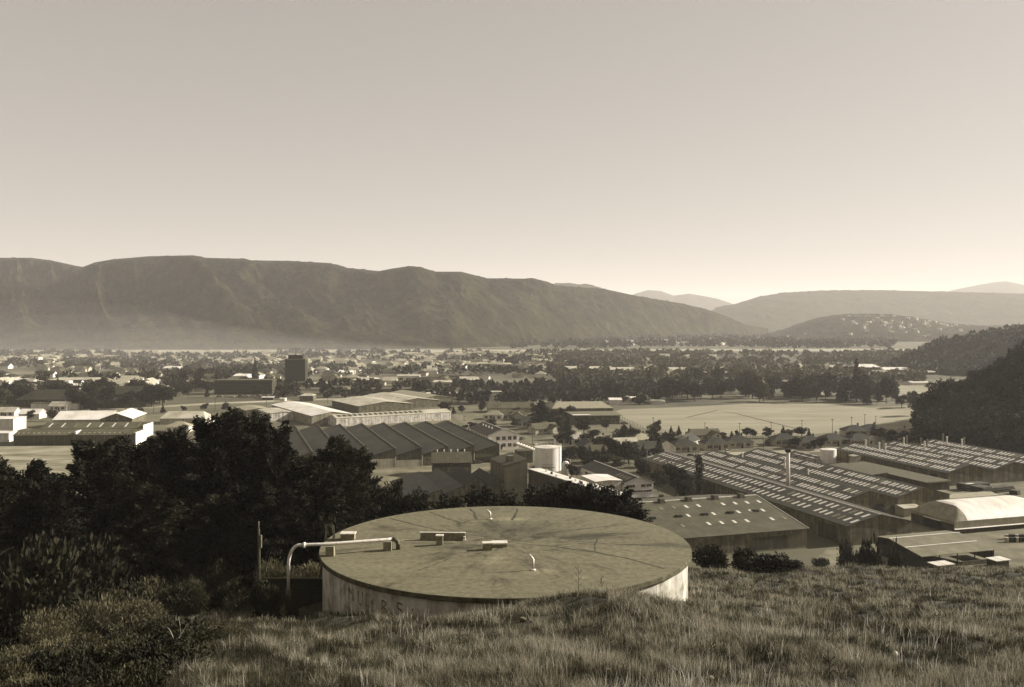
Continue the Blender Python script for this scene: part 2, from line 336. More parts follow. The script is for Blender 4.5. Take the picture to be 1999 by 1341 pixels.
# ------------------------------------------------------------------ reservoir
conc = mat('reservoir_wall', .52, .28, .62, scale=.9, streak=.4, rough=.9)
rlip = mat('rim_concrete', .10, .05, .2, scale=1.5, rough=.95)
def roof_material():
    m = mat('reservoir_roof', .17, .12, .22, scale=2.2, detail=13, rough=.95); t = m.node_tree; b = t.nodes['Principled BSDF']
    base = b.inputs['Base Color'].links[0].from_socket
    tc = nd(t, 'ShaderNodeTexCoord')
    sep = nd(t, 'ShaderNodeSeparateXYZ'); t.links.new(tc.outputs['Object'], sep.inputs[0])
    at_ = nd(t, 'ShaderNodeMath', operation='ARCTAN2'); t.links.new(sep.outputs[1], at_.inputs[0]); t.links.new(sep.outputs[0], at_.inputs[1])
    ln = nd(t, 'ShaderNodeVectorMath', operation='LENGTH'); t.links.new(tc.outputs['Object'], ln.inputs[0])
    # noise in polar space: radial washes of dirt from the middle outwards
    l4 = nd(t, 'ShaderNodeMath', operation='ADD'); l4.inputs[1].default_value = 3.5; t.links.new(ln.outputs['Value'], l4.inputs[0])
    iv = nd(t, 'ShaderNodeMath', operation='DIVIDE'); iv.inputs[0].default_value = 1; t.links.new(l4.outputs[0], iv.inputs[1])
    cs = nd(t, 'ShaderNodeVectorMath', operation='SCALE'); t.links.new(tc.outputs['Object'], cs.inputs[0]); t.links.new(iv.outputs[0], cs.inputs['Scale'])
    sc1 = nd(t, 'ShaderNodeVectorMath', operation='SCALE'); sc1.inputs['Scale'].default_value = 5.0; t.links.new(cs.outputs[0], sc1.inputs[0])
    lz = nd(t, 'ShaderNodeMath', operation='MULTIPLY'); lz.inputs[1].default_value = .06; t.links.new(ln.outputs['Value'], lz.inputs[0])
    cb = nd(t, 'ShaderNodeCombineXYZ'); t.links.new(lz.outputs[0], cb.inputs[2])
    ad = nd(t, 'ShaderNodeVectorMath', operation='ADD'); t.links.new(sc1.outputs[0], ad.inputs[0]); t.links.new(cb.outputs[0], ad.inputs[1])
    n = nd(t, 'ShaderNodeTexNoise'); n.inputs['Scale'].default_value = 1.4; n.inputs['Detail'].default_value = 8; n.inputs['Roughness'].default_value = .65
    n.inputs['Distortion'].default_value = .5
    t.links.new(ad.outputs[0], n.inputs['Vector'])
    # darker towards the middle (ponding dirt)
    mid = nd(t, 'ShaderNodeMapRange'); mid.inputs[1].default_value = 1; mid.inputs[2].default_value = 14; mid.inputs[3].default_value = -.05; mid.inputs[4].default_value = .06
    t.links.new(ln.outputs['Value'], mid.inputs[0])
    sm = nd(t, 'ShaderNodeMath', operation='ADD'); t.links.new(n.outputs[0], sm.inputs[0]); t.links.new(mid.outputs[0], sm.inputs[1])
    r = ramp(t, sm.outputs[0], [(.36, (.42, .41, .36)), (.44, (.80, .79, .76)), (.52, (1, 1, 1)), (.7, (1.0, 1.0, 1.0))])
    mx = nd(t, 'ShaderNodeMix', data_type='RGBA', blend_type='MULTIPLY'); mx.inputs[0].default_value = 1
    t.links.new(base, mx.inputs[6]); t.links.new(r, mx.inputs[7])
    # streaky trails across the slab
    mp = nd(t, 'ShaderNodeMapping'); mp.inputs['Scale'].default_value = (.16, 1.5, 1); mp.inputs['Rotation'].default_value = (0, 0, .12); t.links.new(tc.outputs['Object'], mp.inputs[0])
    n3 = nd(t, 'ShaderNodeTexNoise'); n3.inputs['Scale'].default_value = .8; n3.inputs['Detail'].default_value = 7; n3.inputs['Distortion'].default_value = .2
    t.links.new(mp.outputs[0], n3.inputs['Vector'])
    r3 = ramp(t, n3.outputs[0], [(.3, (.84, .83, .81)), (.5, (1, 1, 1)), (.75, (1.06, 1.06, 1.06))])
    mx2 = nd(t, 'ShaderNodeMix', data_type='RGBA', blend_type='MULTIPLY'); mx2.inputs[0].default_value = 1
    t.links.new(mx.outputs[2], mx2.inputs[6]); t.links.new(r3, mx2.inputs[7]); last = mx2.outputs[2]
    # a dirty hollow behind the middle and pale lime washes below the vents and blocks
    for (cx_, cy_, rx_, ry_, col_, st_) in ((1.0, 4.4, 6.5, 4.6, (.40, .38, .32), .85), (7, 2.5, 7, 1.6, (.6, .58, .52), .7), (-3.6, -1.6, 3.2, 1.7, (.5, .48, .42), .75), (2.6, -8.7, 1.6, 1.0, (1.9, 1.9, 2.0), .9), (-.8, -5.2, 1.4, 2.6, (1.6, 1.6, 1.65), .85), (.6, 9.0, 2.4, 1.0, (1.9, 1.9, 1.95), .85), (-8.3, .9, 2.8, .4, (1.6, 1.6, 1.6), .7), (5.6, -10.0, .8, .6, (1.7, 1.7, 1.7), .9), (-9, -7, 6, 2.4, (1.25, 1.25, 1.27), .7), (9, -4, 6, 3, (1.15, 1.15, 1.15), .6)):
        mp_ = nd(t, 'ShaderNodeMapping'); mp_.inputs['Location'].default_value = (-cx_ / rx_, -cy_ / ry_, 0); mp_.inputs['Scale'].default_value = (1 / rx_, 1 / ry_, 0); t.links.new(tc.outputs['Object'], mp_.inputs[0])
        l_ = nd(t, 'ShaderNodeVectorMath', operation='LENGTH'); t.links.new(mp_.outputs[0], l_.inputs[0])
        w_ = nd(t, 'ShaderNodeMath', operation='MULTIPLY_ADD'); w_.inputs[1].default_value = 1.1; t.links.new(n.outputs[0], w_.inputs[0]); t.links.new(l_.outputs['Value'], w_.inputs[2])
        mr = nd(t, 'ShaderNodeMapRange'); mr.inputs[1].default_value = .6; mr.inputs[2].default_value = 1.55; mr.inputs[3].default_value = st_; mr.inputs[4].default_value = 0; t.links.new(w_.outputs[0], mr.inputs[0])
        mm = nd(t, 'ShaderNodeMix', data_type='RGBA', blend_type='MULTIPLY'); t.links.new(mr.outputs[0], mm.inputs[0]); t.links.new(last, mm.inputs[6]); mm.inputs[7].default_value = (*col_, 1); last = mm.outputs[2]
    t.links.new(last, b.inputs['Base Color'])
    return m
RZ = 39.8; RC = (-.53, 75.0)
res = empty('reservoir', (RC[0], RC[1], 35.0), 0, 'huge round concrete water reservoir with stained flat roof in the grass', 'reservoir')
b = MB(); b.lathe([(14.72, -2.5), (14.72, RZ - 35 - .36)], 160)
for k in range(40):                                             # shallow pilaster joints in the wall
    a = 2 * math.pi * (k + .3) / 40; ca, sa = math.cos(a), math.sin(a); p = Vector((ca, sa)) ; q = Vector((-sa, ca))
    P = [p * 14.70 + q * .14, p * 14.735 + q * .1, p * 14.735 - q * .1, p * 14.70 - q * .14]
    b.hull([(v.x, v.y, -2) for v in P], [(v.x, v.y, RZ - 35 - .37) for v in P])
wall = b.build('wall', conc, res)
b = MB(); b.lathe([(15.0, RZ - 35 - .36), (15.03, RZ - 35 - .3), (15.03, RZ - 35 - .03), (15.0, RZ - 35)], 220)
b.build('rim', rlip, res)
b = MB(); n = 200; rr = [14.98, 10, 5, .01]; 
i0 = 0
for k, r_ in enumerate(rr):
    for q in range(n):
        t_ = 2 * math.pi * q / n; b.v.append((r_ * math.cos(t_), r_ * math.sin(t_), (.004, .03, .05, .06)[k]))
for k in range(3):
    for q in range(n):
        w = (q + 1) % n; b.f.append((k*n + q, k*n + w, (k+1)*n + w, (k+1)*n + q)); b.m.append(0)
rf = b.build('roof', roof_material(), res); rf.location = (0, 0, RZ - 35)
jm = mat('stain_line', .055, .03, .08, scale=2)
for pts, w_ in (([(1007, 1062), (1080, 1068), (1165, 1079), (1230, 1092), (1310, 1114)], .16), ([(1062, 1044), (1110, 1037), (1160, 1031), (1240, 1022)], .14), ([(1120, 1058), (1200, 1063), (1330, 1068)], .10), ([(1000, 1016), (1006, 1004), (1012, 990)], .16), ([(930, 1014), (925, 1000), (915, 991)], .14), ([(760, 1012), (800, 1022), (850, 1035), (900, 1042)], .14), ([(1165, 1049), (1163, 1064), (1162, 1079)], .10), ([(880, 1090), (850, 1102), (810, 1118)], .10), ([(840, 1000), (870, 1012), (905, 1022)], .13)):
    b = MB(); g = random.Random(int(pts[0][0])); Q = []
    for a_, c_ in zip(pts[:-1], pts[1:]):
        for k in range(6): f = k / 6; Q.append((a_[0] + (c_[0] - a_[0]) * f + g.uniform(-2, 2), a_[1] + (c_[1] - a_[1]) * f + g.uniform(-.5, .5)))
    Q = [Vector(((p[0] - HX) / F * (18.2 * F / (p[1] - HY)), 18.2 * F / (p[1] - HY))) - Vector((-.53, 75.0)) for p in Q]
    def zr_(v): return np.interp(v.length, [0, 5, 10, 15], [.06, .05, .03, .004]) + .006
    for k in range(len(Q) - 1):
        d = (Q[k+1] - Q[k]).normalized(); nn = Vector((-d.y, d.x)) * w_ * .8 * g.uniform(.5, 1.2)
        if max(Q[k].length, Q[k+1].length) > 14.6: continue
        b.poly([(*(Q[k] - nn), zr_(Q[k])), (*(Q[k+1] - nn), zr_(Q[k+1])), (*(Q[k+1] + nn), zr_(Q[k+1])), (*(Q[k] + nn), zr_(Q[k]))])
    b.build('stain_line', jm, rf)
# faded painted scrawl on the shaded wall (illegible strokes)
scr = mat('faded_paint', .26, .12, .5, scale=2.2)
def wallp(ax, h): a = R(ax); return (14.745 * math.cos(a), 14.745 * math.sin(a), h)
def stroke(b, pts, w=.13):
    P = [Vector((p[0], p[1])) for p in pts]
    for k in range(len(P) - 1):
        d = (P[k+1] - P[k]); d.normalize(); nn = Vector((-d.y, d.x)) * w / 2
        q = [P[k] - nn, P[k+1] - nn, P[k+1] + nn, P[k] + nn]
        b.poly([wallp(math.degrees(v.x / 14.745) , v.y) for v in q])
glyphs = {'M': [[(0,0),(0,1)],[(0,1),(.3,.5),(.6,1)],[(.6,1),(.6,0)]], 'I': [[(0,0),(0,1)]], 'U': [[(0,1),(0,.2),(.25,0),(.5,.2),(.5,1)]],
     'L': [[(0,1),(0,0),(.45,0)]], 'D': [[(0,0),(0,1),(.4,.8),(.45,.2),(0,0)]], 'S': [[(.5,.9),(.1,1),(0,.65),(.45,.45),(.5,.1),(0,0)]], 'B': [[(0,0),(0,1),(.4,.85),(.1,.5),(.5,.3),(0,0)]], 'C': [[(.5,.9),(.1,1),(0,.5),(.1,0),(.5,.1)]]}
s0 = 14.745 * R(218)
for ch, ds, h, szz in (('I', 0, 3.0, .8), ('M', .7, 2.9, .9), ('U', 1.9, 2.8, 1.0), ('L', 2.8, 2.9, .9), ('I', 3.4, 2.6, .8), ('B', 4.4, 2.6, 1.0), ('S', 5.7, 2.7, .95), ('D', 4.5, 1.3, .8), ('U', 7.0, 2.6, .8), ('C', 5.8, 1.4, .7)):
    b = MB()
    for st in glyphs[ch]: stroke(b, [(s0 + ds + x * szz, h + .2 + y * szz) for x, y in st], .13)
    b.build('painted_mark', scr, wall)

def RP(px, py): Y = (CZ - RZ) * F / (py - HY); return ((px - HX) / F * Y, Y)
cblk = mat('block_concrete', .26, .14, .34, scale=3, rough=.9)
cwht = mat('whitewashed_concrete', .55, .42, .65, scale=3, rough=.8)
def blockthing(name, px, py, w, d, h, label, m, rz=0, cap=.04, catg='hatch'):
    x, y = RP(px, py); r = empty(name, (x, y, RZ + .06), rz, label, catg)
    b = MB(); b.box(-w/2, w/2, 0, d, -.06, h); b.build('upstand', m, r)
    b = MB(); b.box(-w/2 - .05, w/2 + .05, -.05, d + .05, h + .003, h + cap + .05); b.build('cover', cwht, r); return r
blockthing('roof_hatch', 678, 1055, 1.15, .8, .42, 'small pale topped hatch box near the left rim of the reservoir roof', cblk)
x, y = RP(864, 1055)
r_ = empty('parapet_wall', (x, y, RZ + .05), R(-2), 'long low concrete parapet standing on the reservoir roof', 'wall')
b = MB(); b.box(-1.87, 1.87, 0, .16, -.05, .55); b.build('panel', cblk, r_)
b = MB(); b.box(-1.9, 1.9, -.03, .19, .553, .62); b.build('coping', cwht, r_)
b = MB(); b.box(1.76, 1.92, -.3, -.035, -.05, .34); b.box(1.70, 1.98, -.42, -.30, -.05, .1); b.build('stub', cwht, r_)
blockthing('roof_block', 858, 1066, .52, .4, .72, 'squat dark concrete block in front of the long parapet', cblk, catg='block')
blockthing('roof_block', 952, 1076, .72, .55, .5, 'grey concrete block left of the flat pale slab', cblk, R(6), catg='block')
blockthing('access_hatch', 976, 1070, 1.15, .85, .24, 'low white slab hatch in the middle of the reservoir roof', cblk, R(4), .06)
pipew = mat('galvanised_white', .62, .45, .72, scale=4, rough=.55, spec=.5)
pipeg = mat('pipe_primer', .12, .07, .16, scale=4, rough=.7)
for (px, py, h, lab) in ((1041, 1114, 1.0, 'white bent vent pipe nearest the viewer on the reservoir roof'), (957, 1014, .72, 'white bent vent pipe at the far side of the reservoir roof')):
    x, y = RP(px, py); v_ = empty('vent_pipe', (x, y, RZ + .05), 0, lab, 'vent pipe', 'bent vent pipes on the reservoir roof')
    b = MB(); b.tube([(0, 0, -.05), (0, 0, h * .78), (-.05, 0, h * .84), (-.3, .02, h * 1.12)], .09, 10); b.build('pipe', pipew, v_, True)
    b = MB(); b.lathe([(.2, -.05), (.2, .06), (.11, .09)], 14); b.build('flange', cwht, v_)
# overflow pipe
pz = RZ + .88
pr = empty('overflow_pipe', (-17.6, 70.6, 35.0), 0, 'white overhead pipe bending down off the left edge of the reservoir', 'pipe')
def P(x, y, z): return (x + 17.6, y - 70.6, z - 35.0)
xa = at(563, 70.6); 
b = MB(); b.tube([P(xa, 70.6, 37.2), P(xa, 70.6, 39.1)] + [P(xa + .8 - .8 * math.cos(a), 70.6 + .1 * (1 - math.cos(a)), 39.1 + (pz - 39.1) * math.sin(a)) for a in np.linspace(.15, math.pi / 2, 9)] + [P(at(642, 71.0), 71.0, pz + .01), P(at(757, 72.6), 72.6, pz - .02), P(at(766, 72.8), 72.8, pz - .03)], .125, 14)
b.build('upper_pipe', pipew, pr, True)
b = MB(); xx = at(766, 72.8); b.tube([P(xx + .02 + .45 * math.sin(a), 72.8, pz - .03 - .45 * (1 - math.cos(a))) for a in np.linspace(.05, math.pi / 2, 7)] + [P(xx + .47, 72.8, RZ)], .19, 14); b.build('elbow', pipeg, pr, True)
b = MB(); b.tube([P(xa, 70.6, 34.2), P(xa, 70.6, 37.25)], .2, 14); b.build('lower_pipe', pipeg, pr, True)
for xq in (at(592, 70.7),):
    b = MB(); b.tube([P(xq, 70.7, pz), P(xq + .16, 70.7, pz)], .22, 14); b.build('collar', pipew, pr, True)
for (px, yy) in ((645, 70.95), (757, 72.5)):
    xq = at(px, yy); s_ = MB(); s_.box(xq + 17.6 - .32, xq + 17.6 + .32, yy - 70.6 - .3, yy - 70.6 + .3, RZ - 35, pz - 35.12)
    s_.build('support', cblk, pr)
# ladder over the rim
steelm = mat('ladder_steel', .06, .03, .1, scale=5, rough=.6)
ld = empty('ladder', (-15.6, 76.2, 35), 0, 'dark steel ladder with hooped rails leaning over the left rim of the reservoir', 'ladder')
for k, dy in enumerate((0, .55)):
    b = MB(); b.tube([(-.95 , dy, -1.2), (-.15, dy, 3.8), (.0, dy, 5.3)] + [(.3 - .3 * math.cos(a), dy, 5.6 + .35 * math.sin(a)) for a in np.linspace(.3, 2.8, 7)] + [(.62, dy, 5.3), (.68, dy, 4.82)], .045, 7)
    b.build('rail', steelm, ld, True)
for k in range(15):
    z = -.9 + k * .32; f_ = (z + 1.2) / 5.0; x_ = -.95 + .8 * f_
    b = MB(); b.tube([(x_, .03, z), (x_, .52, z)], .02, 5); b.build('rung', steelm, ld)
# timber enclosure behind the pipe
timb = mat('dark_timber', .035, .02, .06, scale=2, stripe=('Z', .3, .5), rough=.9)
fx0, fx1, fy = at(514, 74.6), -14.6, 74.6
ft = empty('timber_wall', (fx0, fy, 34.6), 0, 'dark boarded retaining wall round the pipe yard left of the reservoir', 'retaining wall')
zt = zat(1130, 74.6) - 34.6
b = MB(); b.box(0, fx1 - fx0, 0, .1, -.8, zt); b.build('boards', timb, ft)
b = MB(); b.box(-.06, fx1 - fx0, -.05, .15, zt + .003, zt + .08); b.build('top_rail', mat('weathered_rail', .12), ft)
for k in range(4):
    xk = .1 + k * (fx1 - fx0 - .3) / 3; b = MB(); b.box(xk, xk + .14, -.14, -.003, -.8, zt); b.build('post', timb, ft)
# pole with insulators
px_ = at(505, 68.5); pz0 = float(hz(px_, 68.5))
pl = empty('power_pole', (px_, 68.5, pz0), 0, 'thin wooden pole with insulator stack beside the pipe yard', 'pole')
topz = zat(1030, 68.5) - pz0
b = MB(); b.tube([(0, 0, -.5), (0, 0, topz)], [.12, .09], 10); b.build('pole', mat('pole_wood', .06, .03, .10, scale=4, rough=.8), pl, True)
b = MB(); b.tube([(.12, -.05, topz - 5.0), (.12, -.05, topz - .9)], .014, 6); b.build('cable', cblk, pl, True)
b = MB(); b.lathe([(.02, topz), (.02, topz + .12), (.06, topz + .14), (.02, topz + .2), (.06, topz + .26), (.02, topz + .32), (.06, topz + .38), (.01, topz + .5)], 8); b.build('insulator', cblk, pl)
b = MB(); b.box(.1, .24, -.1, .02, topz - 1.5, topz - .55); b.build('switch_box', cblk, pl)

# ------------------------------------------------------------------ buildings
ROT = math.atan2(.30, .954)
rdark = mat('dark_iron_roof', .04, .02, .065, scale=.25, stripe=('Y', 1.1, .25), rough=.7)
rmid = mat('grey_iron_roof', .11, .07, .16, scale=.2, stripe=('X', 1.2, .12), rough=.75)
rmidy = mat('fibre_roof', .05, .028, .08, scale=.35, stripe=('Y', 1.1, .25), rough=.8)
rpale = mat('pale_iron_roof', .42, .30, .5, scale=.15, stripe=('Y', 1.6, .12), rough=.6)
rwhite = mat('white_roof', .62, .5, .72, scale=.15, rough=.6)
wmid = mat('weathered_cladding', .17, .09, .25, scale=.5, streak=.5, rough=.9)
wdark = mat('dark_cladding', .09, .05, .13, scale=.5, streak=.5, rough=.9)
wpale = mat('pale_wall', .42, .34, .5, scale=.3, streak=.25, rough=.85)
wwhite = mat('white_wall', .62, .5, .7, scale=.3, streak=.2, rough=.8)
glass = mat('window_glass', .035, .02, .06, scale=.5, rough=.25, spec=.6)
frame = mat('window_frame', .5)
skl = mat('translucent_sheet', .58, .42, .68, scale=.6, rough=.5)
skd = mat('dirty_translucent_sheet', .2, .15, .26, scale=.6, rough=.6)
doorm = mat('door_dark', .02, .01, .03, rough=.8)
trimw = mat('white_trim', .6)
brick = mat('brown_brick', .11, .08, .14, scale=2)
FOOT = []          # occupied circles (x, y, r)
PRO = {}
def panel_mesh(key, w, l, h, m):
    if key not in PRO:
        b = MB(); b.box(-w/2, w/2, -l/2, l/2, 0, h); PRO[key] = b.mesh(key, m)
    return PRO[key]
def window(parent, x, y, z, w, h, face, n=2, frames=True):
    """face 'f' front (-y) or 'l' left (-x)"""
    b = MB()
    if face == 'f': b.box(-w/2, w/2, -.04, .03, 0, h)
    else: b.box(-.04, .03, -w/2, w/2, 0, h)
    o = b.build('window', glass, parent); o.location = (x, y, z)
    if frames:
        b = MB()
        for (a0, a1, c0, c1) in [(-w/2 - .08, w/2 + .08, -.08, -.003), (-w/2 - .08, w/2 + .08, h + .003, h + .08)] + [(-w/2 + k * w / n - .04, -w/2 + k * w / n + .04, .0, h) for k in range(1, n)]:
            if face == 'f': b.box(a0, a1, -.09, -.043, c0, c1)
            else: b.box(-.09, -.043, a0, a1, c0, c1)
        b.build('frame', frame, o)
    return o
def building(name, label, cat, loc, w, L, eave, ridge, rot=ROT, bays=1, rm=None, wm=None, axis='y', sky_rows=None, sky_n=0, over=.35, apex=.5, group=None, trim=None, foot=True, hipped=0, right_sky=False, gable_mat=None, sky_len=1.6, sky_m=None, skip=0, ridge_cap=None):
    """front-left ground corner at loc; x along the front, y towards the back; roof ridge along y (or x)"""
    rm = rm or rdark; wm = wm or wmid
    x0, y0 = loc[0], loc[1]; z0 = loc[2] if len(loc) > 2 else 0
    r = empty(name, (x0, y0, z0), rot, label, cat, group)
    bw_ = w / bays
    b = MB()
    if axis == 'y':
        for i in range(bays):
            a, c = i * bw_, (i + 1) * bw_; m_ = a + bw_ * apex
            if apex > .9 or apex < .1: prof = [(a, -.6), (c, -.6), (c, ridge if apex > .9 else eave), (m_ if apex > .9 else a, ridge)] if apex > .9 else [(a, -.6), (c, -.6), (c, eave), (a, ridge)]
            else: prof = [(a, -.6), (c, -.6), (c, eave), (m_, ridge), (a, eave)]
            if apex > .9: prof = [(a, -.6), (c, -.6), (c, ridge), (a, eave)]
            h0, h1 = [(px, 0 + (.006 * (i % 2)), pz) for px, pz in prof], [(px, L, pz) for px, pz in prof]
            b.hull(h0, h1)
        b.build('wall', wm, r)
        for i in range(bays):
            a, c = i * bw_, (i + 1) * bw_; m_ = a + bw_ * apex; t = .14
            q = MB()
            ol = over if i == 0 else 0.02; orr = over if i == bays - 1 else 0.02
            if apex > .9:
                q.hull([(a - ol, -over, eave + .03), (c, -over, ridge + .03), (c, L + over, ridge + .03), (a - ol, L + over, eave + .03)], [(a - ol, -over, eave + .03 + t), (c, -over, ridge + .03 + t), (c, L + over, ridge + .03 + t), (a - ol, L + over, eave + .03 + t)])
            else:
                sl_ = (ridge - eave) / (m_ - a); sr = (ridge - eave) / max(.01, c - m_)
                el, er = eave - sl_ * ol + .03, eave - sr * orr + .03
                q.hull([(a - ol, -over, el), (m_, -over, ridge + .03), (m_, L + over, ridge + .03), (a - ol, L + over, el)], [(a - ol, -over, el + t), (m_, -over, ridge + .03 + t), (m_, L + over, ridge + .03 + t), (a - ol, L + over, el + t)])
                q.hull([(m_ + .004, -over, ridge + .03), (c + orr, -over, er), (c + orr, L + over, er), (m_ + .004, L + over, ridge + .03)], [(m_ + .004, -over, ridge + .03 + t), (c + orr, -over, er + t), (c + orr, L + over, er + t), (m_ + .004, L + over, ridge + .03 + t)])
            ro = q.build('roof', rm, r)
            if ridge_cap:
                q = MB(); q.hull([(m_ - .28, -over, ridge + .08), (m_ + .28, -over, ridge + .08), (m_ + .28, L + over, ridge + .08), (m_ - .28, L + over, ridge + .08)], [(m_ - .05, -over, ridge + .26), (m_ + .05, -over, ridge + .26), (m_ + .05, L + over, ridge + .26), (m_ - .05, L + over, ridge + .26)])
                q.build('ridge_cap', ridge_cap, ro)
            if sky_rows:
                ang = math.atan2(ridge - eave, m_ - a)
                for row, fr in enumerate(sky_rows):
                    for k in range(sky_n):
                        if random.random() < .05: continue
                        yy = (k + .5 + (.3 if row % 2 else 0)) * L / sky_n + random.uniform(-.12, .12) * L / sky_n
                        if yy > L - 1 or yy < .8: continue
                        dirty = random.random() < .10
                        me = panel_mesh('skylight_%s_%.1f' % ('d' if dirty else 'c', sky_len), sky_len * 1.35, .95, .03, skd if dirty else (sky_m or skl))
                        o = link('skylight', me, ro); o.location = (a + (m_ - a) * fr, yy, eave + (ridge - eave) * fr + .03 + t + .02); o.rotation_euler = (0, -ang, 0)
                        if right_sky and i < bays and row < 1:
                            pass
            if trim:
                q = MB(); q.hull([(a - ol, -over - .06, el - .02 + t), (m_, -over - .06, ridge + t), (m_, -over - .004, ridge + t), (a - ol, -over - .004, el - .02 + t)], [(a - ol, -over - .06, el + .2 + t), (m_, -over - .06, ridge + .22 + t), (m_, -over - .004, ridge + .22 + t), (a - ol, -over - .004, el + .2 + t)])
                q.hull([(m_ + .004, -over - .06, ridge + t), (c + orr, -over - .06, er - .02 + t), (c + orr, -over - .004, er - .02 + t), (m_ + .004, -over - .004, ridge + t)], [(m_ + .004, -over - .06, ridge + .22 + t), (c + orr, -over - .06, er + .2 + t), (c + orr, -over - .004, er + .2 + t), (m_ + .004, -over - .004, ridge + .22 + t)])
                q.build('barge_board', trim, r)
    else:                                     # ridge along x
        m_ = L * apex
        prof = [(0, -.6), (L, -.6), (L, eave), (m_, eave + .01 if hipped else ridge), (0, eave)]
        b.hull([(0, py, pz) for py, pz in prof], [(w, py, pz) for py, pz in prof]); b.build('wall', wm, r)
        t = .14; q = MB(); s1 = (ridge - eave) / m_; e1 = eave - s1 * over + .03; s2 = (ridge - eave) / (L - m_); e2 = eave - s2 * over + .03
        hx = hipped
        q.hull([(-over, -over, e1), (w + over, -over, e1), (w + over - hx, m_, ridge + .03), (-over + hx, m_, ridge + .03)], [(-over, -over, e1 + t), (w + over, -over, e1 + t), (w + over - hx, m_, ridge + .03 + t), (-over + hx, m_, ridge + .03 + t)])
        q.hull([(-over + hx, m_ + .004, ridge + .03), (w + over - hx, m_ + .004, ridge + .03), (w + over, L + over, e2), (-over, L + over, e2)], [(-over + hx, m_ + .004, ridge + .03 + t), (w + over - hx, m_ + .004, ridge + .03 + t), (w + over, L + over, e2 + t), (-over, L + over, e2 + t)])
        if hipped:
            for e0, e1_ in ((-over, -over + hx), (w + over, w + over - hx)):
                q.poly([(e0, -over, e1 + t), (e0, L + over, e2 + t), (e1_, m_, ridge + .03 + t)])
        ro = q.build('roof', rm, r)
        if ridge_cap:
            q = MB(); q.box(-over, w + over, m_ - .2, m_ + .2, ridge + .12, ridge + .3); q.build('ridge_cap', ridge_cap, ro)
        if sky_rows:
            ang = math.atan2(ridge - eave, m_)
            for row, fr in enumerate(sky_rows):
                for k in range(sky_n):
                    if random.random() < skip: continue
                    xx = (k + .5 + (.3 if row == 1 else 0)) * w / sky_n
                    if xx > w - 1: continue
                    dirty = random.random() < .3
                    me = panel_mesh('skylightx_%s_%.1f' % ('d' if dirty else 'c', sky_len), .75, sky_len, .03, skd if dirty else (sky_m or skl))
                    o = link('skylight', me, ro); o.location = (xx, m_ * fr, eave + (ridge - eave) * fr + .03 + t + .02); o.rotation_euler = (ang, 0, 0)
        if trim:
            q = MB(); q.hull([(w + over + .004, -over, e1 + t - .05), (w + over + .09, -over, e1 + t - .05), (w + over + .09, m_, ridge + t - .05), (w + over + .004, m_, ridge + t - .05)], [(w + over + .004, -over, e1 + t + .15), (w + over + .09, -over, e1 + t + .15), (w + over + .09, m_, ridge + t + .15), (w + over + .004, m_, ridge + t + .15)])
            q.build('barge_board', trim, r)
    if foot:
        cs, sn = math.cos(rot), math.sin(rot); nx_, ny_ = max(1, round(w / 9)), max(1, round(L / 9))
        for i in range(nx_):
            for j in range(ny_):
                lx, ly = (i + .5) * w / nx_, (j + .5) * L / ny_; FOOT.append((x0 + lx * cs - ly * sn, y0 + lx * sn + ly * cs, max(w / nx_, L / ny_) * .75))
    return r
def partbox(name, parent, m, *a):
    b = MB(); b.box(*a); return b.build(name, m, parent)

# --- right-hand factory sheds
s1 = building('factory_shed', 'longest near factory shed with rows of roof lights, left of the chimney stack', 'factory shed', (86.7, 235.7), 20.1, 122, 5.1, 7.5, rm=rmidy, sky_rows=(.3, .72), sky_n=48, sky_len=1.9, ridge_cap=trimw)
partbox('door', s1, doorm, 12.6, 15.4, -.05, .03, 0, 1.5)
for k in range(5): partbox('lean_panel', s1, wdark, -.05, -.004, 4 + k * 21, 12 + k * 21, 0, 4.2)
x_, y_ = 96.3, 268.3
s2 = building('factory_shed', 'pitched factory shed carrying the white chimney stack', 'factory shed', (x_ + .6, y_), 19.7, 90, 4.95, 7.6, rm=rmidy, sky_rows=(.28, .72), sky_n=50, sky_len=1.9)
s2b = building('factory_shed', 'pitched factory shed with roof lights right of the chimney shed', 'factory shed', (x_ + .6 + 19.72 * math.cos(ROT), y_ + 19.72 * math.sin(ROT)), 19.6, 90, 4.95, 7.6, rm=rmidy, sky_rows=(.28, .72), sky_n=50, sky_len=1.9)
partbox('door', s2, doorm, 11.6, 14.8, -.05, .03, 0, 3.6)
partbox('downpipe', s2, doorm, 19.3, 19.6, -.12, -.01, 0, 4.9)
for (yy, xx) in ((30, 10), (55, 18), (70, 10)):
    b = MB(); b.lathe([(.25, 5.6), (.25, 9.0), (.34, 9.05), (.34, 9.5), (.1, 9.6)], 8, xx, yy); b.build('roof_vent', trimw, s2)
for q_, lb_ in ((2, 'right hand one of three ridged factory sheds nearest the wooded spur'), (1, 'middle one of three ridged factory sheds nearest the wooded spur'), (0, 'left hand one of three ridged sheds near the spur, crowded with roof ventilators')):
    s3 = building('factory_shed', lb_, 'factory shed', (153.5 + 20.02 * q_ * math.cos(ROT), 321.6 + 20.02 * q_ * math.sin(ROT)), 20, 62, 4.6, 7.0, rm=rmidy, sky_rows=(.28, .72), sky_n=34, sky_len=2.0)
partbox('door', s3, doorm, -.05, .03, 4.5, 8, 0, 3.4); 
for k in range(14):
    xx = (10, 30, 50)[k % 3] - 3 + (k % 2) * 5; yy = 40 + (k * 5.3) % 20
    b = MB(); zb = 5.8; b.lathe([(.3, zb), (.3, zb + 3.4), (.42, zb + 3.45), (.42, zb + 3.8), (.12, zb + 4.0)], 8, xx, yy); b.build('roof_vent', skd if k % 2 else skl, s3)
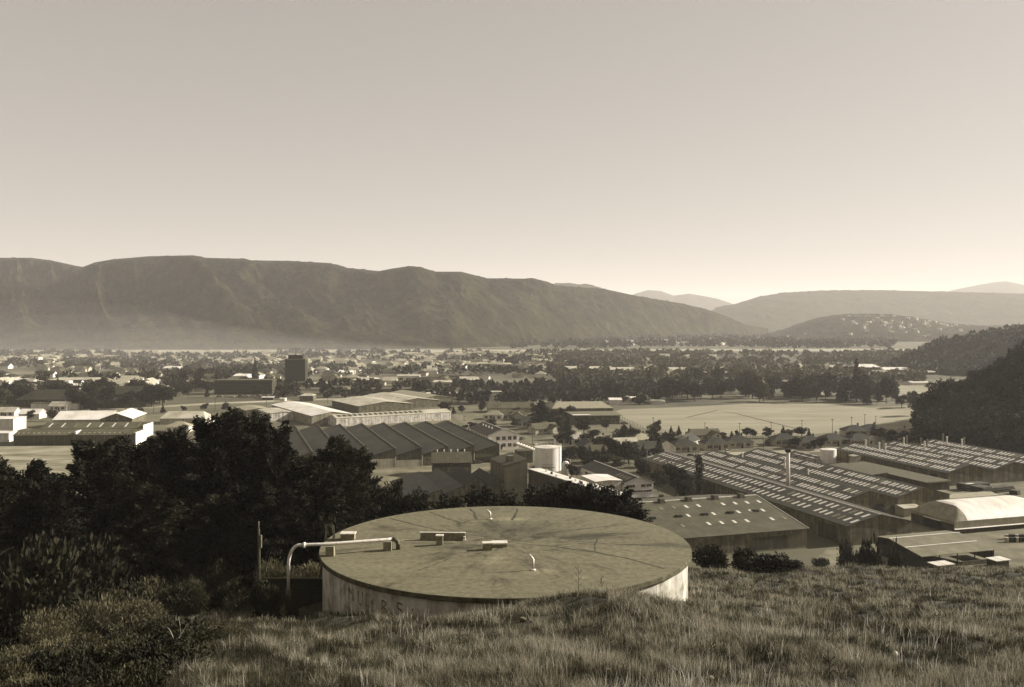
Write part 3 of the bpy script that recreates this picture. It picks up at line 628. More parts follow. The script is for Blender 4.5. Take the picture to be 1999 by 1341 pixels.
# canopy and annexe along its left side
x_, y_ = G(1800, 962)
an = building('loading_annexe', 'low dark loading annexe between the two groups of roof light sheds', 'annexe', G(1812, 958), 9, 44, 2.6, 3.1, rm=mat('annexe_roof', .12), wm=wdark, apex=.95)
partbox('fascia', an, mat('annexe_fascia', .22), -.5, 9.3, -.45, -.36, 2.7, 3.1)
building('lean_to', 'grey lean-to roof in front of the small white tank', 'lean-to', G(1688, 944), 10, 24, 2.6, 3.4, rm=mat('annexe_roof', .12), wm=wdark, apex=.95)
building('pale_kiosk', 'small pale boxy kiosk beside the shed wall behind the white tank', 'kiosk', G(1668, 914), 3, 3, 4.6, 4.9, rm=rpale, wm=wpale)
# skewed big shed behind the reservoir
uu = (.954, .30)
x1, y1 = 75.7, 234
L0 = 56
s4 = building('factory_shed', 'broad grey roofed shed with scattered roof lights just beyond the reservoir', 'factory shed', (x1 - .954 * L0, y1 - .30 * L0), L0, 48, 4.9, 9.0, axis='x', rm=mat('slate_grey_roof', .09, .06, .13, scale=.3, stripe=('X', 1.3, .18), rough=.8), wm=wmid, sky_rows=(.3, .55, .8), sky_n=15, sky_len=1.8, skip=.25, trim=trimw, ridge_cap=trimw)
for k in range(6):
    xx = 10 + k * 8.2; b = MB(); b.hull([(xx - .9, 22.2, 8.7), (xx + .9, 22.2, 8.7), (xx + .9, 24.4, 8.9), (xx - .9, 24.4, 8.9)], [(xx - .6, 22.6, 10.0), (xx + .6, 22.6, 10.0), (xx + .6, 24.2, 10.0), (xx - .6, 24.2, 10.0)]); b.build('ridge_vent', mat('vent_iron', .07), s4)
for k in range(6):
    xx = 11 + k * 7.6; zz = 4.9 + 4.1 * .52
    b = MB(); b.hull([(xx - .9, 12.2, zz), (xx + .9, 12.2, zz), (xx + .9, 13.6, zz + .1), (xx - .9, 13.6, zz + .1)], [(xx - .7, 12.3, zz + .75), (xx + .7, 12.3, zz + .75), (xx + .7, 13.6, zz + .6), (xx - .7, 13.6, zz + .6)]); b.build('roof_vent', doorm, s4)
partbox('sliding_door', s4, wdark, L0 - 16, L0 - 6, -.08, -.004, .3, 3.7); partbox('sliding_door', s4, mat('panel_mid', .13), L0 - 5.6, L0 - 1.4, -.08, -.004, .5, 3.9)
partbox('plinth', s4, mat('plinth_concrete', .24), .5, L0 - .5, -.12, -.003, -.5, .35)
# open roofed store
op = empty('open_shed', (95.7, 213, 0), ROT, 'open sided shed with pale two stepped roof in front of the white curved store', 'open shed')
cs = [(0, 3.0), (5.5, 3.85), (11, 4.75), (15.5, 4.3)]
for k, nm in enumerate(('roof', 'roof', 'roof')):
    (a, za), (c, zc) = cs[k], cs[k + 1]; b = MB(); zo = .12 * (2 - k) if k < 2 else 0
    b.hull([(0, a, za), (21.4, a, za), (21.4, c - .01, zc), (0, c - .01, zc)], [(0, a, za + .12), (21.4, a, za + .12), (21.4, c - .01, zc + .12), (0, c - .01, zc + .12)])
    b.build('roof', mat('shed_sheet', .18, .14, .24, scale=.3, stripe=('X', 1.2, .1)), op)
for yy, zz in ((5.5, 3.86), (11, 4.76)): partbox('ridge_strip', op, rwhite, 0, 21.4, yy - .2, yy + .2, zz + .125, zz + .2)
for k in range(5):
    for yy, zz in ((.3, 3.0), (15, 4.2)): partbox('post', op, doorm, .3 + k * 5.15, .5 + k * 5.15, yy, yy + .2, 0, zz)
partbox('side_wall', op, doorm, -.06, -.002, .5, 15.4, 0, 2.95); partbox('back_wall', op, wdark, 0, 21.4, 15.2, 15.3, 0, 4.1)
partbox('side_panel', op, mat('panel_mid', .13), 21.42, 21.5, .2, 8, .4, 2.9)
partbox('low_wall', op, wmid, 11.5, 21.3, -.16, -.02, 0, 1.1)
FOOT.append((103, 223, 14))
for (px, py, w_, lab) in ((1846, 1117, 4.2, 'pair of white topped tanks in front of the open shed'), (1958, 1108, 3.6, 'white topped tank right of the open shed')):
    x_, y_ = G(px, py); t_ = empty('storage_bin', (x_, y_, 0), ROT, lab, 'bin'); partbox('body', t_, wdark, -w_/2, w_/2, 0, 3, 0, 1.6); partbox('lid', t_, rwhite, -w_/2 - .3, -.1, -.2, 3.2, 1.603, 1.75); partbox('lid', t_, rwhite, .05, w_/2 + .5, -.2, 3.2, 1.603, 1.78)
# white curved store
cw = mat('white_membrane', .60, .50, .70, scale=.35, stretch=(1.5, .35, 1), rough=.55)
cg = mat('store_cladding', .30, .24, .36, scale=.3, streak=.2)
st = empty('curved_store', (120.7, 248.8, 0), ROT, 'big store with bulging white roof and dark left end in the gravel yard', 'storehouse')
LU, LV = 40.0, 16.5
partbox('wall', st, wdark, .02, LU, .1, LV, -.3, 1.35)
b = MB(); nu, nv_ = 44, 18; g_ = []
for j in range(nv_ + 1):
    for i in range(nu + 1):
        u_, v_ = i / nu, j / nv_; x_ = u_ * LU; y_ = v_ * LV
        he = 3.4 + 3.3 * min(1, x_ / 5.0) if x_ < 20 else 3.4 + 3.3 * math.sqrt(max(0, 1 - max(0, (x_ - 22) / 18) ** 2))
        hv = 3.4 + 3.9 * math.sin(math.pi * min(max(v_, 0), 1)) ** .62
        g_.append((x_, y_, min(he + .7 * math.sin(u_ * math.pi), hv) + .02))
for j in range(nv_):
    for i in range(nu):
        k = j * (nu + 1) + i
        for p in (k, k + 1, k + nu + 2, k + nu + 1): pass
ids = len(b.v); b.v += g_
b2 = MB(); b2.v += g_
for j in range(nv_):
    for i in range(nu):
        k = j * (nu + 1) + i; (b2 if i < 5 else b).f.append((k, k + 1, k + nu + 2, k + nu + 1)); (b2 if i < 5 else b).m.append(0)
ro = b.build('roof', cw, st, True); b2.build('hipped_end', mat('store_shaded_end', .30, .24, .36, scale=.3, streak=.2), st, True)  # left end of the white roof coloured darker to carry its shaded side
partbox('skirt', st, cg, .0, LU, -.02, .06, 1.5, 3.42); partbox('skirt', st, cg, -.03, .03, .07, LV, 2.6, 3.42)
b = MB(); b.hull([(-.1, -.45, 1.28), (LU, -.45, 1.28), (LU, 0, 1.40), (-.1, 0, 1.40)], [(-.1, -.45, 1.34), (LU, -.45, 1.34), (LU, 0, 1.49), (-.1, 0, 1.49)]); b.build('flashing', rwhite, st)
partbox('wall', st, wdark, -.02, .015, .11, LV - .05, 1.36, 2.6)
partbox('door', st, doorm, -.08, -.03, 4.5, 11.5, 0, 2.55); partbox('door_hood', st, trimw, -.6, -.1, 4.6, 11, 2.62, 2.8)
FOOT.append((135, 265, 26))
# bits by the sheds
x_, y_ = G(1765, 1010); building('pump_house', 'little pale flat topped hut against the double ridged shed', 'hut', (x_, y_), 6, 5, 2.6, 3.0, rm=rpale, wm=wpale, axis='x')
x_, y_ = G(1822, 985); building('low_store', 'low grey topped store behind the curved white store', 'store', G(1850, 985), 20, 6, 1.8, 2.3, rm=mat('annexe_roof2', .3), wm=wmid, axis='x')

# --- chimney stack and tanks
x_, y_ = 86.6, 286
ch = empty('chimney_stack', (x_, y_, 6.2), 0, 'tall slim white chimney with dark cap rising from the shed roofs', 'chimney')
b = MB(); b.lathe([(.62, -1), (.56, 11.2)], 20); b.build('shaft', cwht, ch, True); b = MB(); b.lathe([(.75, 10.9), (1.0, 11.25), (1.0, 11.9), (.6, 11.95)], 16); b.build('cap', doorm, ch)
b = MB(); b.tube([(.7, -.15, 0), (.64, -.15, 11)], .05, 5); b.build('ladder_pipe', steelm, ch)
def tank(px, py, d, h, label, rail=True):
    x, y = G(px, py); y += d / 2 * .9; t = empty('storage_tank', (x * y / (y - d / 2 * .9), y, 0), 0, label, 'tank')
    m = mat('tank_white', .70, .62, .78, scale=.4, streak=.12, rough=.55)
    b = MB(); b.lathe([(d/2, -.3), (d/2, h)], 64); b.build('shell', m, t)
    b = MB(); b.lathe([(d/2 + .04, h - .02), (d/2 + .04, h + .1), (.2, h + .6), (.1, h + .62)], 64); b.build('roof', rwhite, t)
    if rail:
        b = MB()
        for k in range(24):
            a = 2 * math.pi * k / 24; b.tube([(d/2 * math.cos(a), d/2 * math.sin(a), h), (d/2 * math.cos(a), d/2 * math.sin(a), h + 1.0)], .04, 4)
        for hh in (.55, 1.0): b.tube([(d/2 * math.cos(a), d/2 * math.sin(a), h + hh) for a in np.linspace(0, 2 * math.pi, 49)], .035, 4)
        b.build('railing', trimw, t)
        b = MB(); a = R(-35); b.tube([(math.cos(a) * (d/2 + .25), math.sin(a) * (d/2 + .25), 0), (math.cos(a) * (d/2 + .25), math.sin(a) * (d/2 + .25), h + .6)], .14, 6); b.build('downpipe', mat('window_frame', .5), t)
        b = MB(); b.box(-2.5, 2.5, -d/2 - 1.4, -d/2 - .4, 1.9, 2.0); b.tube([(-2.4, -d/2 - 1.3, 2), (-2.4, -d/2 - 1.3, 3), (2.4, -d/2 - 1.3, 3), (2.4, -d/2 - 1.3, 0)], .05, 5); b.build('platform', steelm, t)
    FOOT.append((x, y, d / 2 + 2)); return t
tank(1070, 921, 10.4, 9.0, 'tall bright white cylindrical tank with railed top among the factories')
tank(1617, 905, 6.4, 5.4, 'small white tank between the roof light sheds', False)
x_, y_ = G(1104, 930); b = MB(); 
tk = empty('silo', (x_, y_, 0), 0, 'short white silo leaning against the right foot of the tall tank', 'silo'); b = MB(); b.lathe([(1.6, 0), (1.6, 4.4), (.9, 5.6), (.3, 5.8)], 24); b.build('shell', mat('tank_white', .7), tk, True); b = MB(); b.tube([(1.8, -.6, 0), (1.8, -.6, 6.4), (.2, 0, 6.6)], .12, 6); b.build('pipe', trimw, tk)

# --- sawtooth factory
vv = (-.30, .954); F0 = (-5.2, 376.8)
NT = 9; WT = 10.8
saw = building('sawtooth_factory', 'large dark sawtooth roofed factory filling the middle ground', 'factory', (F0[0] - .954 * NT * WT, F0[1] - .30 * NT * WT), NT * WT, 94, 4.5, 7.4, bays=NT, apex=.97, rm=mat('sawtooth_roof', .045, .024, .075, scale=.12, stripe=('Y', 1.2, .3), rough=.8, stretch=(1, .5, 1)), wm=wdark, over=.25)
for i in range(NT):
    b = MB(); xv = i * WT
    for k in range(12): b.box(xv - .12, xv + .12, 3 + k * 7.8, 3.5 + k * 7.8, 4.5, 5.1)
    b.build('gutter_vents', skd, saw)
    b = MB(); b.box(xv + WT - .32, xv + WT - .02, -.25, 94.2, 7.56, 7.7)
    for k in range(14): b.box(xv + WT - .45, xv + WT - .05, 3 + k * 6.5, 3.7 + k * 6.5, 7.7, 8.05)
    b.build('ridge_cap', mat('dull_flashing', .2), saw)
    pm = wpale if i in (NT - 5, NT - 4) else (mat('panel_mid', .13) if i % 3 else wmid)
    partbox('front_panel', saw, pm, xv + .25, xv + WT - .25, -.12, -.02, 0, 3.5 if i != NT - 4 else 2.6)
    partbox('pilaster', saw, wwhite, xv - .14, xv + .14, -.2, -.125, 0, 4.2)
partbox('window_band', saw, glass, (NT - 1) * WT + .5, NT * WT - .5, -.2, -.13, .3, 2.4)
partbox('corner_post', saw, wwhite, NT * WT - .15, NT * WT + .15, -.3, .2, 0, 4.3)
# monitor roofed building in front
m_ = building('workshop', 'ribbed brown roof workshop with dark window band in front of the sawtooth factory', 'workshop', G(844, 930), 14.6, 11, 5.0, 8.0, rot=R(6), axis='x', rm=mat('ribbed_roof', .085, .06, .13, scale=.3, stripe=('X', 1.1, .4)), wm=wmid, apex=.62)
for k in range(4): window(m_, 2 + k * 3.5, -.02, 3.4, 3.2, 1.3, 'f', 3, False)
for k in range(5): b = MB(); b.lathe([(.2, 7.6), (.2, 8.8), (.3, 8.85), (.1, 9.1)], 7, 2 + k * 2.6, 7.2); b.build('roof_vent', trimw, m_)
# nearer small sawtooth / gabled sheds
x_, y_ = G(848, 990)
lowroof = mat('low_shed_roof', .04, .02, .07, scale=.3, stripe=('Y', 1.1, .3), rough=.85)
for (px, py, w_, L_, e_, r__, lab) in ((800, 1000, 11, 34, 3.6, 6.4, 'near dark pitched shed with ivy light patch, half hidden by conifers'), (852, 992, 9.5, 34, 3.4, 6.4, 'near dark pitched shed with pale gable end behind the reservoir'), (905, 968, 8.5, 24, 3.3, 6.2, 'short dark pitched shed right of the pale gable end'), (948, 968, 8, 22, 3.0, 5.6, 'short dark shed tucked against the tall block')):
    q = building('workshop', lab, 'workshop', G(px, py), w_, L_, e_, r__, rm=lowroof, wm=wmid, apex=.9 if px < 900 else .5)
# tall block and long wall
bl = building('tall_block', 'tall plain dark walled block left of the white tank', 'industrial block', (-2.5, 305), 8.1, 17, 9.7, 11.6, rm=mat('block_roof', .06, .04, .09), wm=mat('block_wall', .16, .11, .2, scale=.4, streak=.3), apex=.95, over=.15)
b = MB(); b.box(2, 4.2, 3, 5.2, 10, 12.6); b.build('roof_box', wmid, bl)
ang = math.atan2(-47.4, 24)
lw = empty('long_shed', (29.5, 259.6, 0), ang + math.pi / 2 + math.pi, 'long high shed with dark wall and glaring white roof edge left of the gabled office', 'shed')
dx, dy = 5.5 - 29.5, 306 - 259.6; LL = math.hypot(dx, dy); a_ = math.atan2(dy, dx) - math.pi / 2; lw.rotation_euler = (0, 0, a_)
partbox('wall', lw, mat('long_wall', .10, .06, .15, scale=.4, streak=.5, stripe=('Y', 2.0, .2)), 0, 4.2, 0, LL, -.5, 8.5)
b = MB(); b.hull([(-.1, -.2, 8.52), (4.4, -.2, 8.52), (4.4, LL, 8.52), (-.1, LL, 8.52)], [(-.1, -.2, 8.7), (4.4, -.2, 8.62), (4.4, LL, 8.62), (-.1, LL, 8.7)]); b.build('roof', rwhite, lw)
for k in range(9): partbox('cowl', lw, doorm if k % 2 else trimw, .3 + (k % 3), .8 + (k % 3), 4 + k * 5, 4.6 + k * 5, 8.6, 9.4)
FOOT.append((18, 285, 8)); FOOT.append((25, 270, 8)); FOOT.append((12, 298, 8))
x_, y_ = G(1150, 985); building('flat_store', 'glaring white flat roof at the foot of the long shed', 'store', (x_ + 3, y_ + 9), 9, 12, 5.6, 5.9, rm=rwhite, wm=wwhite)
# pipes pile
for k in range(7):
    x_, y_ = G(1008 + k * 5.2, 892 + k * 1.6); b = MB(); b.tube([(-1.2, -.4, .5), (1.3, .5, .9)], .32, 8); o = b.build('steel_drum', cwht, None, True); o.location = (x_, y_, 5.0 - k * .1); tag(o, 'bright drum lying on the tank yard platform', 'drum', 'bright drums beside the tall white tank')
px_, py_ = G(1000, 905); pf = empty('platform', (px_, py_, 0), ROT, 'raised dark platform carrying bright drums left of the tall tank', 'platform')
# office with gable, right of the tank
of = building('office_block', 'long dark roofed office with white gable and two window bands right of the white tank', 'office', (36.9, 299), 10.4, 38, 4.7, 6.6, rm=rdark, wm=mat('office_white', .78, .7, .82, scale=.3), trim=trimw, ridge_cap=trimw)
for (a, b_) in ((.7, 3.7), (6, 7.6), (8, 9.8)): window(of, (a + b_) / 2, -.02, 3.5, b_ - a, .8, 'f', 3)
window(of, 5.2, -.02, 1.9, 9, .5, 'f', 9)
window(of, -.02, 3, 1.4, 1.4, 1.3, 'l')
for k in range(6): window(of, -.02, 16 + k * 3.4, 2.6, 2.4, 1.0, 'l', 3)
for k in range(4):
    o = link('skylight', panel_mesh('sk_off', 2.0, 1.2, .03, skd), of); o.location = (2.8, 3.2 + k * 2.6, 6.0); o.rotation_euler = (0, -math.atan2(1.9, 5.2), 0)
building('lean_to', 'low flat lean-to along the left wall of the gabled office', 'lean-to', G(1178, 985), 5.5, 18, 1.9, 2.3, rm=mat('annexe_roof', .12), wm=wmid)
# two storey white building
ts = building('two_storey_office', 'two storey white building with dark pitched roof behind the sawtooth factory', 'office', (3.07 - .954 * 14.5, 417 - .3 * 14.5), 14.5, 33, 6.4, 9.0, rm=rdark, wm=mat('office_white', .78), trim=trimw, ridge_cap=trimw)
for zz in (1.1, 4.2):
    for xx in (4.6, 7.4, 10.2, 12.7):
        if zz < 2 and xx < 6: continue
        window(ts, xx, -.02, zz, 1.6, 1.6, 'f', 2)
partbox('door', ts, doorm, 5.9, 6.7, -.06, .02, 0, 2.2)
for k in range(8): window(ts, -.02, 3 + k * 3.8, 4.2, 2, 1.4, 'l', 2)
for k in range(4): b = MB(); b.lathe([(.3, 7.2), (.3, 8.9), (.36, 9.0)], 8, 4.6, 10 + k * 5); b.build('roof_vent', trimw, ts)

# --- white factory group behind the sawtooth
rotW = math.atan2(36, 61.3)
wstain = mat('stained_white_wall', .58, .3, .7, scale=.5, streak=.55)
c1 = (-103.7, 513.6)
w1 = building('white_factory', 'white walled long shed with stained side facing the sawtooth roofs', 'factory', G(656, 833), 71, 13, 4.5, 6.0, rot=rotW, axis='x', rm=rpale, wm=wstain, over=.15)
for k in range(17):
    o = link('skylight', panel_mesh('sk_w1', 2.1, 3.2, .04, mat('dark_rooflight', .06)), w1); o.location = (3 + k * 3.1, 3.6, 4.5 + 1.5 * 3.6 / 6.5 + .22); o.rotation_euler = (0, 0, 0); o.rotation_euler.x = math.atan2(1.5, 6.5)
w2 = building('white_factory', 'white roofed shed running back from the left end of the stained white factory', 'factory', (c1[0] - 8.5, c1[1] - 3), 24, 80, 5.2, 7.0, rot=rotW, rm=rwhite, wm=mat('stained_grey_wall', .3, .2, .4, scale=.3, streak=.4))
building('white_factory', 'first low pale gabled factory directly behind the white roofed shed', 'factory', G(700, 806), 38, 50, 4.2, 6.4, rot=rotW, bays=1, rm=rpale, wm=wmid)
building('white_factory', 'second pale gabled factory with ragged roof lights farther right', 'factory', G(770, 798), 34, 60, 4.2, 6.4, rot=rotW, bays=1, rm=rpale, wm=wmid, sky_rows=(.6,), sky_n=8, sky_m=doorm)
building('white_factory', 'small grey gabled factory at the right end of the white factory group', 'factory', G(822, 792), 24, 60, 4.6, 6.6, rot=rotW, rm=mat('mid_pale_roof', .3), wm=wmid)
building('store', 'pale flat fronted store left of the white factory group', 'store', G(528, 822), 17, 28, 4.4, 5.0, rot=rotW, rm=rpale, wm=wstain, foot=True)
building('store', 'grey low pitched store at the top of the big conifers', 'store', G(480, 813), 16, 26, 3.6, 4.6, rot=rotW, rm=mat('mid_pale_roof', .3), wm=wdark)
# --- left group
l1 = building('long_shed', 'long low shed with dark bayed front beside the dry paddock', 'shed', (-233.5, 427), 56, 15, 4.7, 6.6, rot=R(3), axis='x', rm=rmid, wm=mat('bayed_front', .085, .06, .11, scale=.6), sky_rows=(.35,), sky_n=24, skip=.1, sky_len=1.0, sky_m=mat('pale_dot', .34))
for k in range(13): partbox('pilaster', l1, wmid, k * 4.6 + .1, k * 4.6 + .4, -.14, -.01, 0, 4.6)
partbox('parapet', l1, wwhite, 28, 28.7, -.2, 8, 5.2, 6.5); partbox('gable_end', l1, wwhite, 56.02, 56.3, -.3, 14.5, 0, 5.9)
l2 = building('long_shed', 'second long shed behind the bayed one with white striped roof lights', 'shed', (-233.5, 452), 49.5, 15, 4.9, 7.2, rot=R(3), axis='x', rm=rmid, wm=wdark, sky_rows=(.5,), sky_n=8, sky_len=5)
partbox('gable_end', l2, wwhite, 49.52, 49.9, -.3, 14, 0, 6.5)
building('hall', 'wide hall with plain white roof behind the two long sheds', 'hall', G(104, 836), 29, 22, 4.6, 8.2, rot=R(5), axis='x', rm=rwhite, wm=wpale, over=.5)
h2 = building('hall', 'arched gable hall with four small windows right of the plain white roof', 'hall', G(196, 836), 16.5, 30, 5, 8.0, rot=R(8), rm=rwhite, wm=wmid)
for k in range(4): window(h2, 2.4 + k * 3.2, -.02, 3.4, 1.6, 1.1, 'f', 2)
building('clubhouse', 'low pale roofed building with verandah beyond the dark conifers', 'clubhouse', G(312, 828), 25, 15, 3.2, 6.4, rot=R(4), axis='x', rm=rpale, wm=wpale, hipped=3)
building('clubhouse', 'small bright white annexe at the right end of the verandah building', 'annexe', G(388, 825), 6.5, 7, 2.6, 3.8, rot=R(-12), axis='x', rm=rwhite, wm=wwhite)
bb = building('white_box_building', 'bright flat topped building cut by the left edge of the view', 'building', G(-40, 842), 17.5, 14, 6.4, 6.8, rot=R(2), axis='x', rm=rwhite, wm=wwhite)
building('white_box_building', 'lower white garage with open bays at the left edge', 'garage', G(-20, 863), 9, 9, 4.2, 4.8, rot=R(2), axis='x', rm=rwhite, wm=wwhite)
for (px, py, w_, d_, e_, r__, rm_, wm_, lab) in (
    (36, 818, 12, 10, 3, 5.5, rwhite, wwhite, 'white pitched house right of the edge buildings'), (60, 800, 30, 12, 4, 4.4, wdark, wwhite, 'flat dark building with white corner frame'),
    (0, 790, 34, 18, 6, 6.6, wdark, wdark, 'dark low office under trees at the far left'), (30, 795, 44, 24, 5, 11, rdark, wdark, 'dark pyramid roofed hall on the left'),
    (92, 797, 60, 14, 5, 6.4, rdark, wdark, 'long dark single storey block among trees'), (170, 786, 44, 22, 6, 11, rdark, wdark, 'large dark hipped roof hall among dark trees')):
    building('hall' if 'hall' in lab else 'building', lab, 'building', G(px, py), w_, d_, e_, r__, rot=R(3), axis='x', rm=rm_, wm=wm_, hipped=8 if 'hip' in lab or 'pyramid' in lab else 0)
# --- school by the field
sc_ = building('school_block', 'flat roofed school block with broad eaves beside the sports field', 'school', G(1122, 829), 26, 22, 5.0, 5.5, rot=R(8), axis='x', rm=mat('mid_roof2', .17), wm=wmid, over=1.4)
for k in range(5): window(sc_, 14 + k * 2.4, -.02, 1.2, 1.8, 1.6, 'f', 2)
partbox('white_deck', sc_, rwhite, -1, 9, -1.2, 3, 5.36, 5.5)
building('school_hall', 'pale low pitched school hall behind the flat roofed block', 'school hall', G(1078, 812), 38, 24, 4.5, 7.6, rot=R(6), axis='x', rm=mat('mid_pale_roof', .3), wm=wmid, hipped=5)
building('villa', 'wide dark roofed villa with bright white gable end left of the tall cypress', 'villa', G(952, 806), 30, 14, 3, 6.2, rot=R(4), axis='x', rm=rmid, wm=wpale, trim=trimw)
# --- office tower and town landmarks
tx, ty = G(556, 752)
tw = empty('office_tower', (tx, ty, 0), R(2), 'dark slab office tower standing above the hazy town', 'office tower')
wT = 39.5 / F * ty
partbox('podium', tw, wmid, -3, wT + 4, -2, 16, 0, 4); partbox('podium_band', tw, wpale, -2, wT + 3, -2.2, -2.02, 2.4, 3.6)
tb = partbox('shaft', tw, mat('tower_dark', .035, .02, .05, scale=1), 0, wT, 0, 13, 4.003, 23)
partbox('cornice', tw, wmid, -.3, wT + .3, -.3, 13.3, 23.003, 24.1)
partbox('plant_room', tw, mat('tower_dark', .035), 2.6, wT - 2.6, 2, 11, 24.1, 27.4)
for k in range(9): partbox('floor_band', tw, mat('tower_band', .10), -.06, wT + .06, -.12, -.005, 4.6 + k * 2.05, 4.85 + k * 2.05)
for k in range(9): partbox('mullion', tw, mat('tower_band', .10), .2 + k * (wT - .6) / 8, .42 + k * (wT - .6) / 8, -.2, -.125, 4.1, 22.9)
FOOT.append((tx + 10, ty + 6, 16))
TOWN = [  # px, py base, width px, height px(eave), roof px extra, depth m, roof, wall, label
 (97, 748, 133, 6, 3, 30, rpale, wdark, 'long pale roofed factory above the dark trees on the left'),
 (58, 758, 20, 13, 0, 12, rwhite, wwhite, 'bright white stepped block left of the small tree'), (72, 760, 60, 8, 2, 20, rpale, wpale, 'pale low building with white fascia on the left'),
 (125, 757, 9, 13, 0, 8, rwhite, wwhite, 'narrow bright white wall block above the dark hall'), (0, 748, 48, 6, 2, 22, rwhite, wpale, 'low white roofs at the far left of the town'),
 (60, 710, 6, 11, 0, 12, rpale, wwhite, 'left slim pale flat block in the far town'), (68, 710, 7, 12, 0, 12, rpale, wwhite, 'taller slim pale flat block in the far town'), (90, 711, 13, 10, 0, 12, rpale, wpale, 'squat pale flat block in the far town'),
 (190, 716, 33, 4, 2, 20, rpale, wdark, 'long dark walled works with pale roof in the far town, left one'), (232, 717, 42, 4, 2, 20, rpale, wdark, 'long dark walled works with pale roof in the far town, right one'),
 (318, 728, 30, 10, 2, 18, rwhite, wwhite, 'bright white roofed hall left of the round trees'), (293, 712, 12, 3, 1, 12, rwhite, wwhite, 'tiny bright building above the long works'),
 (344, 752, 50, 7, 0, 12, rpale, wpale, 'pale strip building with white end pillars'), (455, 744, 26, 10, 3, 22, rwhite, wwhite, 'white gabled hall with dark windows above the long dark block'),
 (296, 746, 30, 3, 1, 14, rwhite, wpale, 'thin white roof right of the dark hall'), (392, 757, 24, 4, 2, 12, rpale, wmid, 'pale low roof beside the long dark block'),
 (600, 756, 60, 6, 2, 24, rpale, wmid, 'pale low roofed works right of the tower'), (652, 732, 36, 5, 3, 30, rwhite, wpale, 'white low pitched hall behind the works'),
 (688, 752, 44, 10, 4, 26, rpale, wmid, 'rounded pale roof hall right of the tower'), (706, 768, 100, 8, 0, 18, rmid, wmid, 'long mid grey block in front of the town'),
 (625, 770, 50, 12, 3, 20, rmid, wmid, 'grey two storey block below the tower'), (775, 746, 44, 12, 0, 24, rpale, wwhite, 'pale panelled factory with white piers'),
 (845, 756, 36, 10, 2, 24, rpale, wpale, 'square pale walled factory'), (840, 740, 70, 7, 1, 20, rmid, wdark, 'long dark fronted shop row'),
 (895, 750, 40, 8, 5, 26, rpale, wmid, 'pair of pale gabled sheds'), (945, 760, 96, 8, 3, 20, rmid, wdark, 'long brown roofed shed beside the willow row'),
 (585, 783, 26, 10, 3, 14, rpale, wmid, 'pale roofed depot below the tower'),
 (1080, 726, 120, 6, 3, 50, rpale, wmid, 'very long pale factory roof beyond the railway'), (1190, 728, 160, 6, 3, 50, rpale, wmid, 'long pale factory roof right of the mast'),
 (1210, 742, 50, 10, 2, 20, rmid, wdark, 'dark three storey block behind the field trees'), (1350, 736, 90, 6, 2, 40, rpale, wmid, 'grey factory above the tree belt'),
 (1515, 740, 38, 14, 0, 20, rmid, wmid, 'boxy block with bright right end above the tree belt'), (1553, 738, 64, 8, 1, 24, rwhite, wpale, 'bright white roofed shop row above the tree belt'),
 (1566, 732, 5, 10, 0, 6, rpale, wpale, 'little pale tower on the shop row'), (1677, 726, 42, 9, 5, 28, rwhite, wdark, 'wide white hipped hall near the wooded spur'),
 (1726, 727, 60, 5, 4, 26, rwhite, wmid, 'white roofed shed at the foot of the wooded spur'), (1795, 731, 36, 4, 3, 18, rwhite, wmid, 'small white shed under the wooded spur'),
 (1780, 752, 40, 5, 1, 14, rwhite, wwhite, 'bright white wall beside the second field'),
 (1190, 790, 24, 9, 3, 12, rwhite, wwhite, 'white gabled house at the corner of the tree belt'), (1232, 784, 24, 7, 1, 12, rwhite, wwhite, 'white low house beside the tree belt'), (1218, 786, 8, 12, 1, 7, rwhite, wwhite, 'slim white two storey house beside the tree belt'), (1272, 789, 26, 5, 2, 12, rpale, wwhite, 'long low white house under the tree belt'),
 (832, 772, 66, 4, 1, 8, rwhite, wwhite, 'white railway carriages shed beside the line'), (935, 770, 60, 5, 1, 9, rpale, wwhite, 'pale platform building beside the railway'),
 (511, 781, 22, 5, 1, 6, rwhite, wdark, 'white roofed open shelter beside the railway'), (546, 783, 10, 5, 0, 5, rwhite, wwhite, 'small white hut beside the railway'),
]
for (px, py, wp, hp, rp, dep, rm_, wm_, lab) in TOWN:
    x_, y_ = G(px, py); s_ = y_ / F
    nm = 'hall' if 'hall' in lab else 'house' if 'house' in lab else 'shed' if 'shed' in lab else 'factory' if 'factor' in lab or 'works' in lab else 'shop_row' if 'shop' in lab else 'commercial_block'
    q = building(nm, lab, nm.replace('_', ' '), (x_, y_), wp * s_, dep, hp * s_, (hp + max(rp, .6)) * s_, rot=R(random.uniform(-2, 5)), axis='x', rm=rm_, wm=wm_, hipped=3 if rp > 2 and 'gable' not in lab else 0)
    if wp * s_ > 14 and hp * s_ > 3.5 and 'wall block' not in lab:
        nw = int(wp * s_ / 6)
        for k in range(min(nw, 12)): window(q, (k + .5) * wp * s_ / min(nw, 12), -.02, hp * s_ * .35, wp * s_ / min(nw, 12) * .6, hp * s_ * .35, 'f', 2, False)
# long dark three storey block left of the tower
x_, y_ = G(418, 770); s_ = y_ / F; dl = empty('long_block', (x_, y_, 0), R(2), 'long dark three storey block with thin pale floor lines left of the tower', 'building')
partbox('wall', dl, mat('dark_block', .05, .035, .07), 0, 112 * s_, 0, 16, 0, 27 * s_)
for k in range(4): partbox('floor_band', dl, mat('tower_band', .10), -.1, 112 * s_, -.12, -.004, (6 + k * 6) * s_, (6.8 + k * 6) * s_)
partbox('roof', dl, rmid, -.5, 113 * s_, -.5, 17, 27 * s_ + .01, 28 * s_)
FOOT.append((x_ + 15, y_ + 8, 20)); FOOT.append((x_ + 40, y_ + 8, 20))

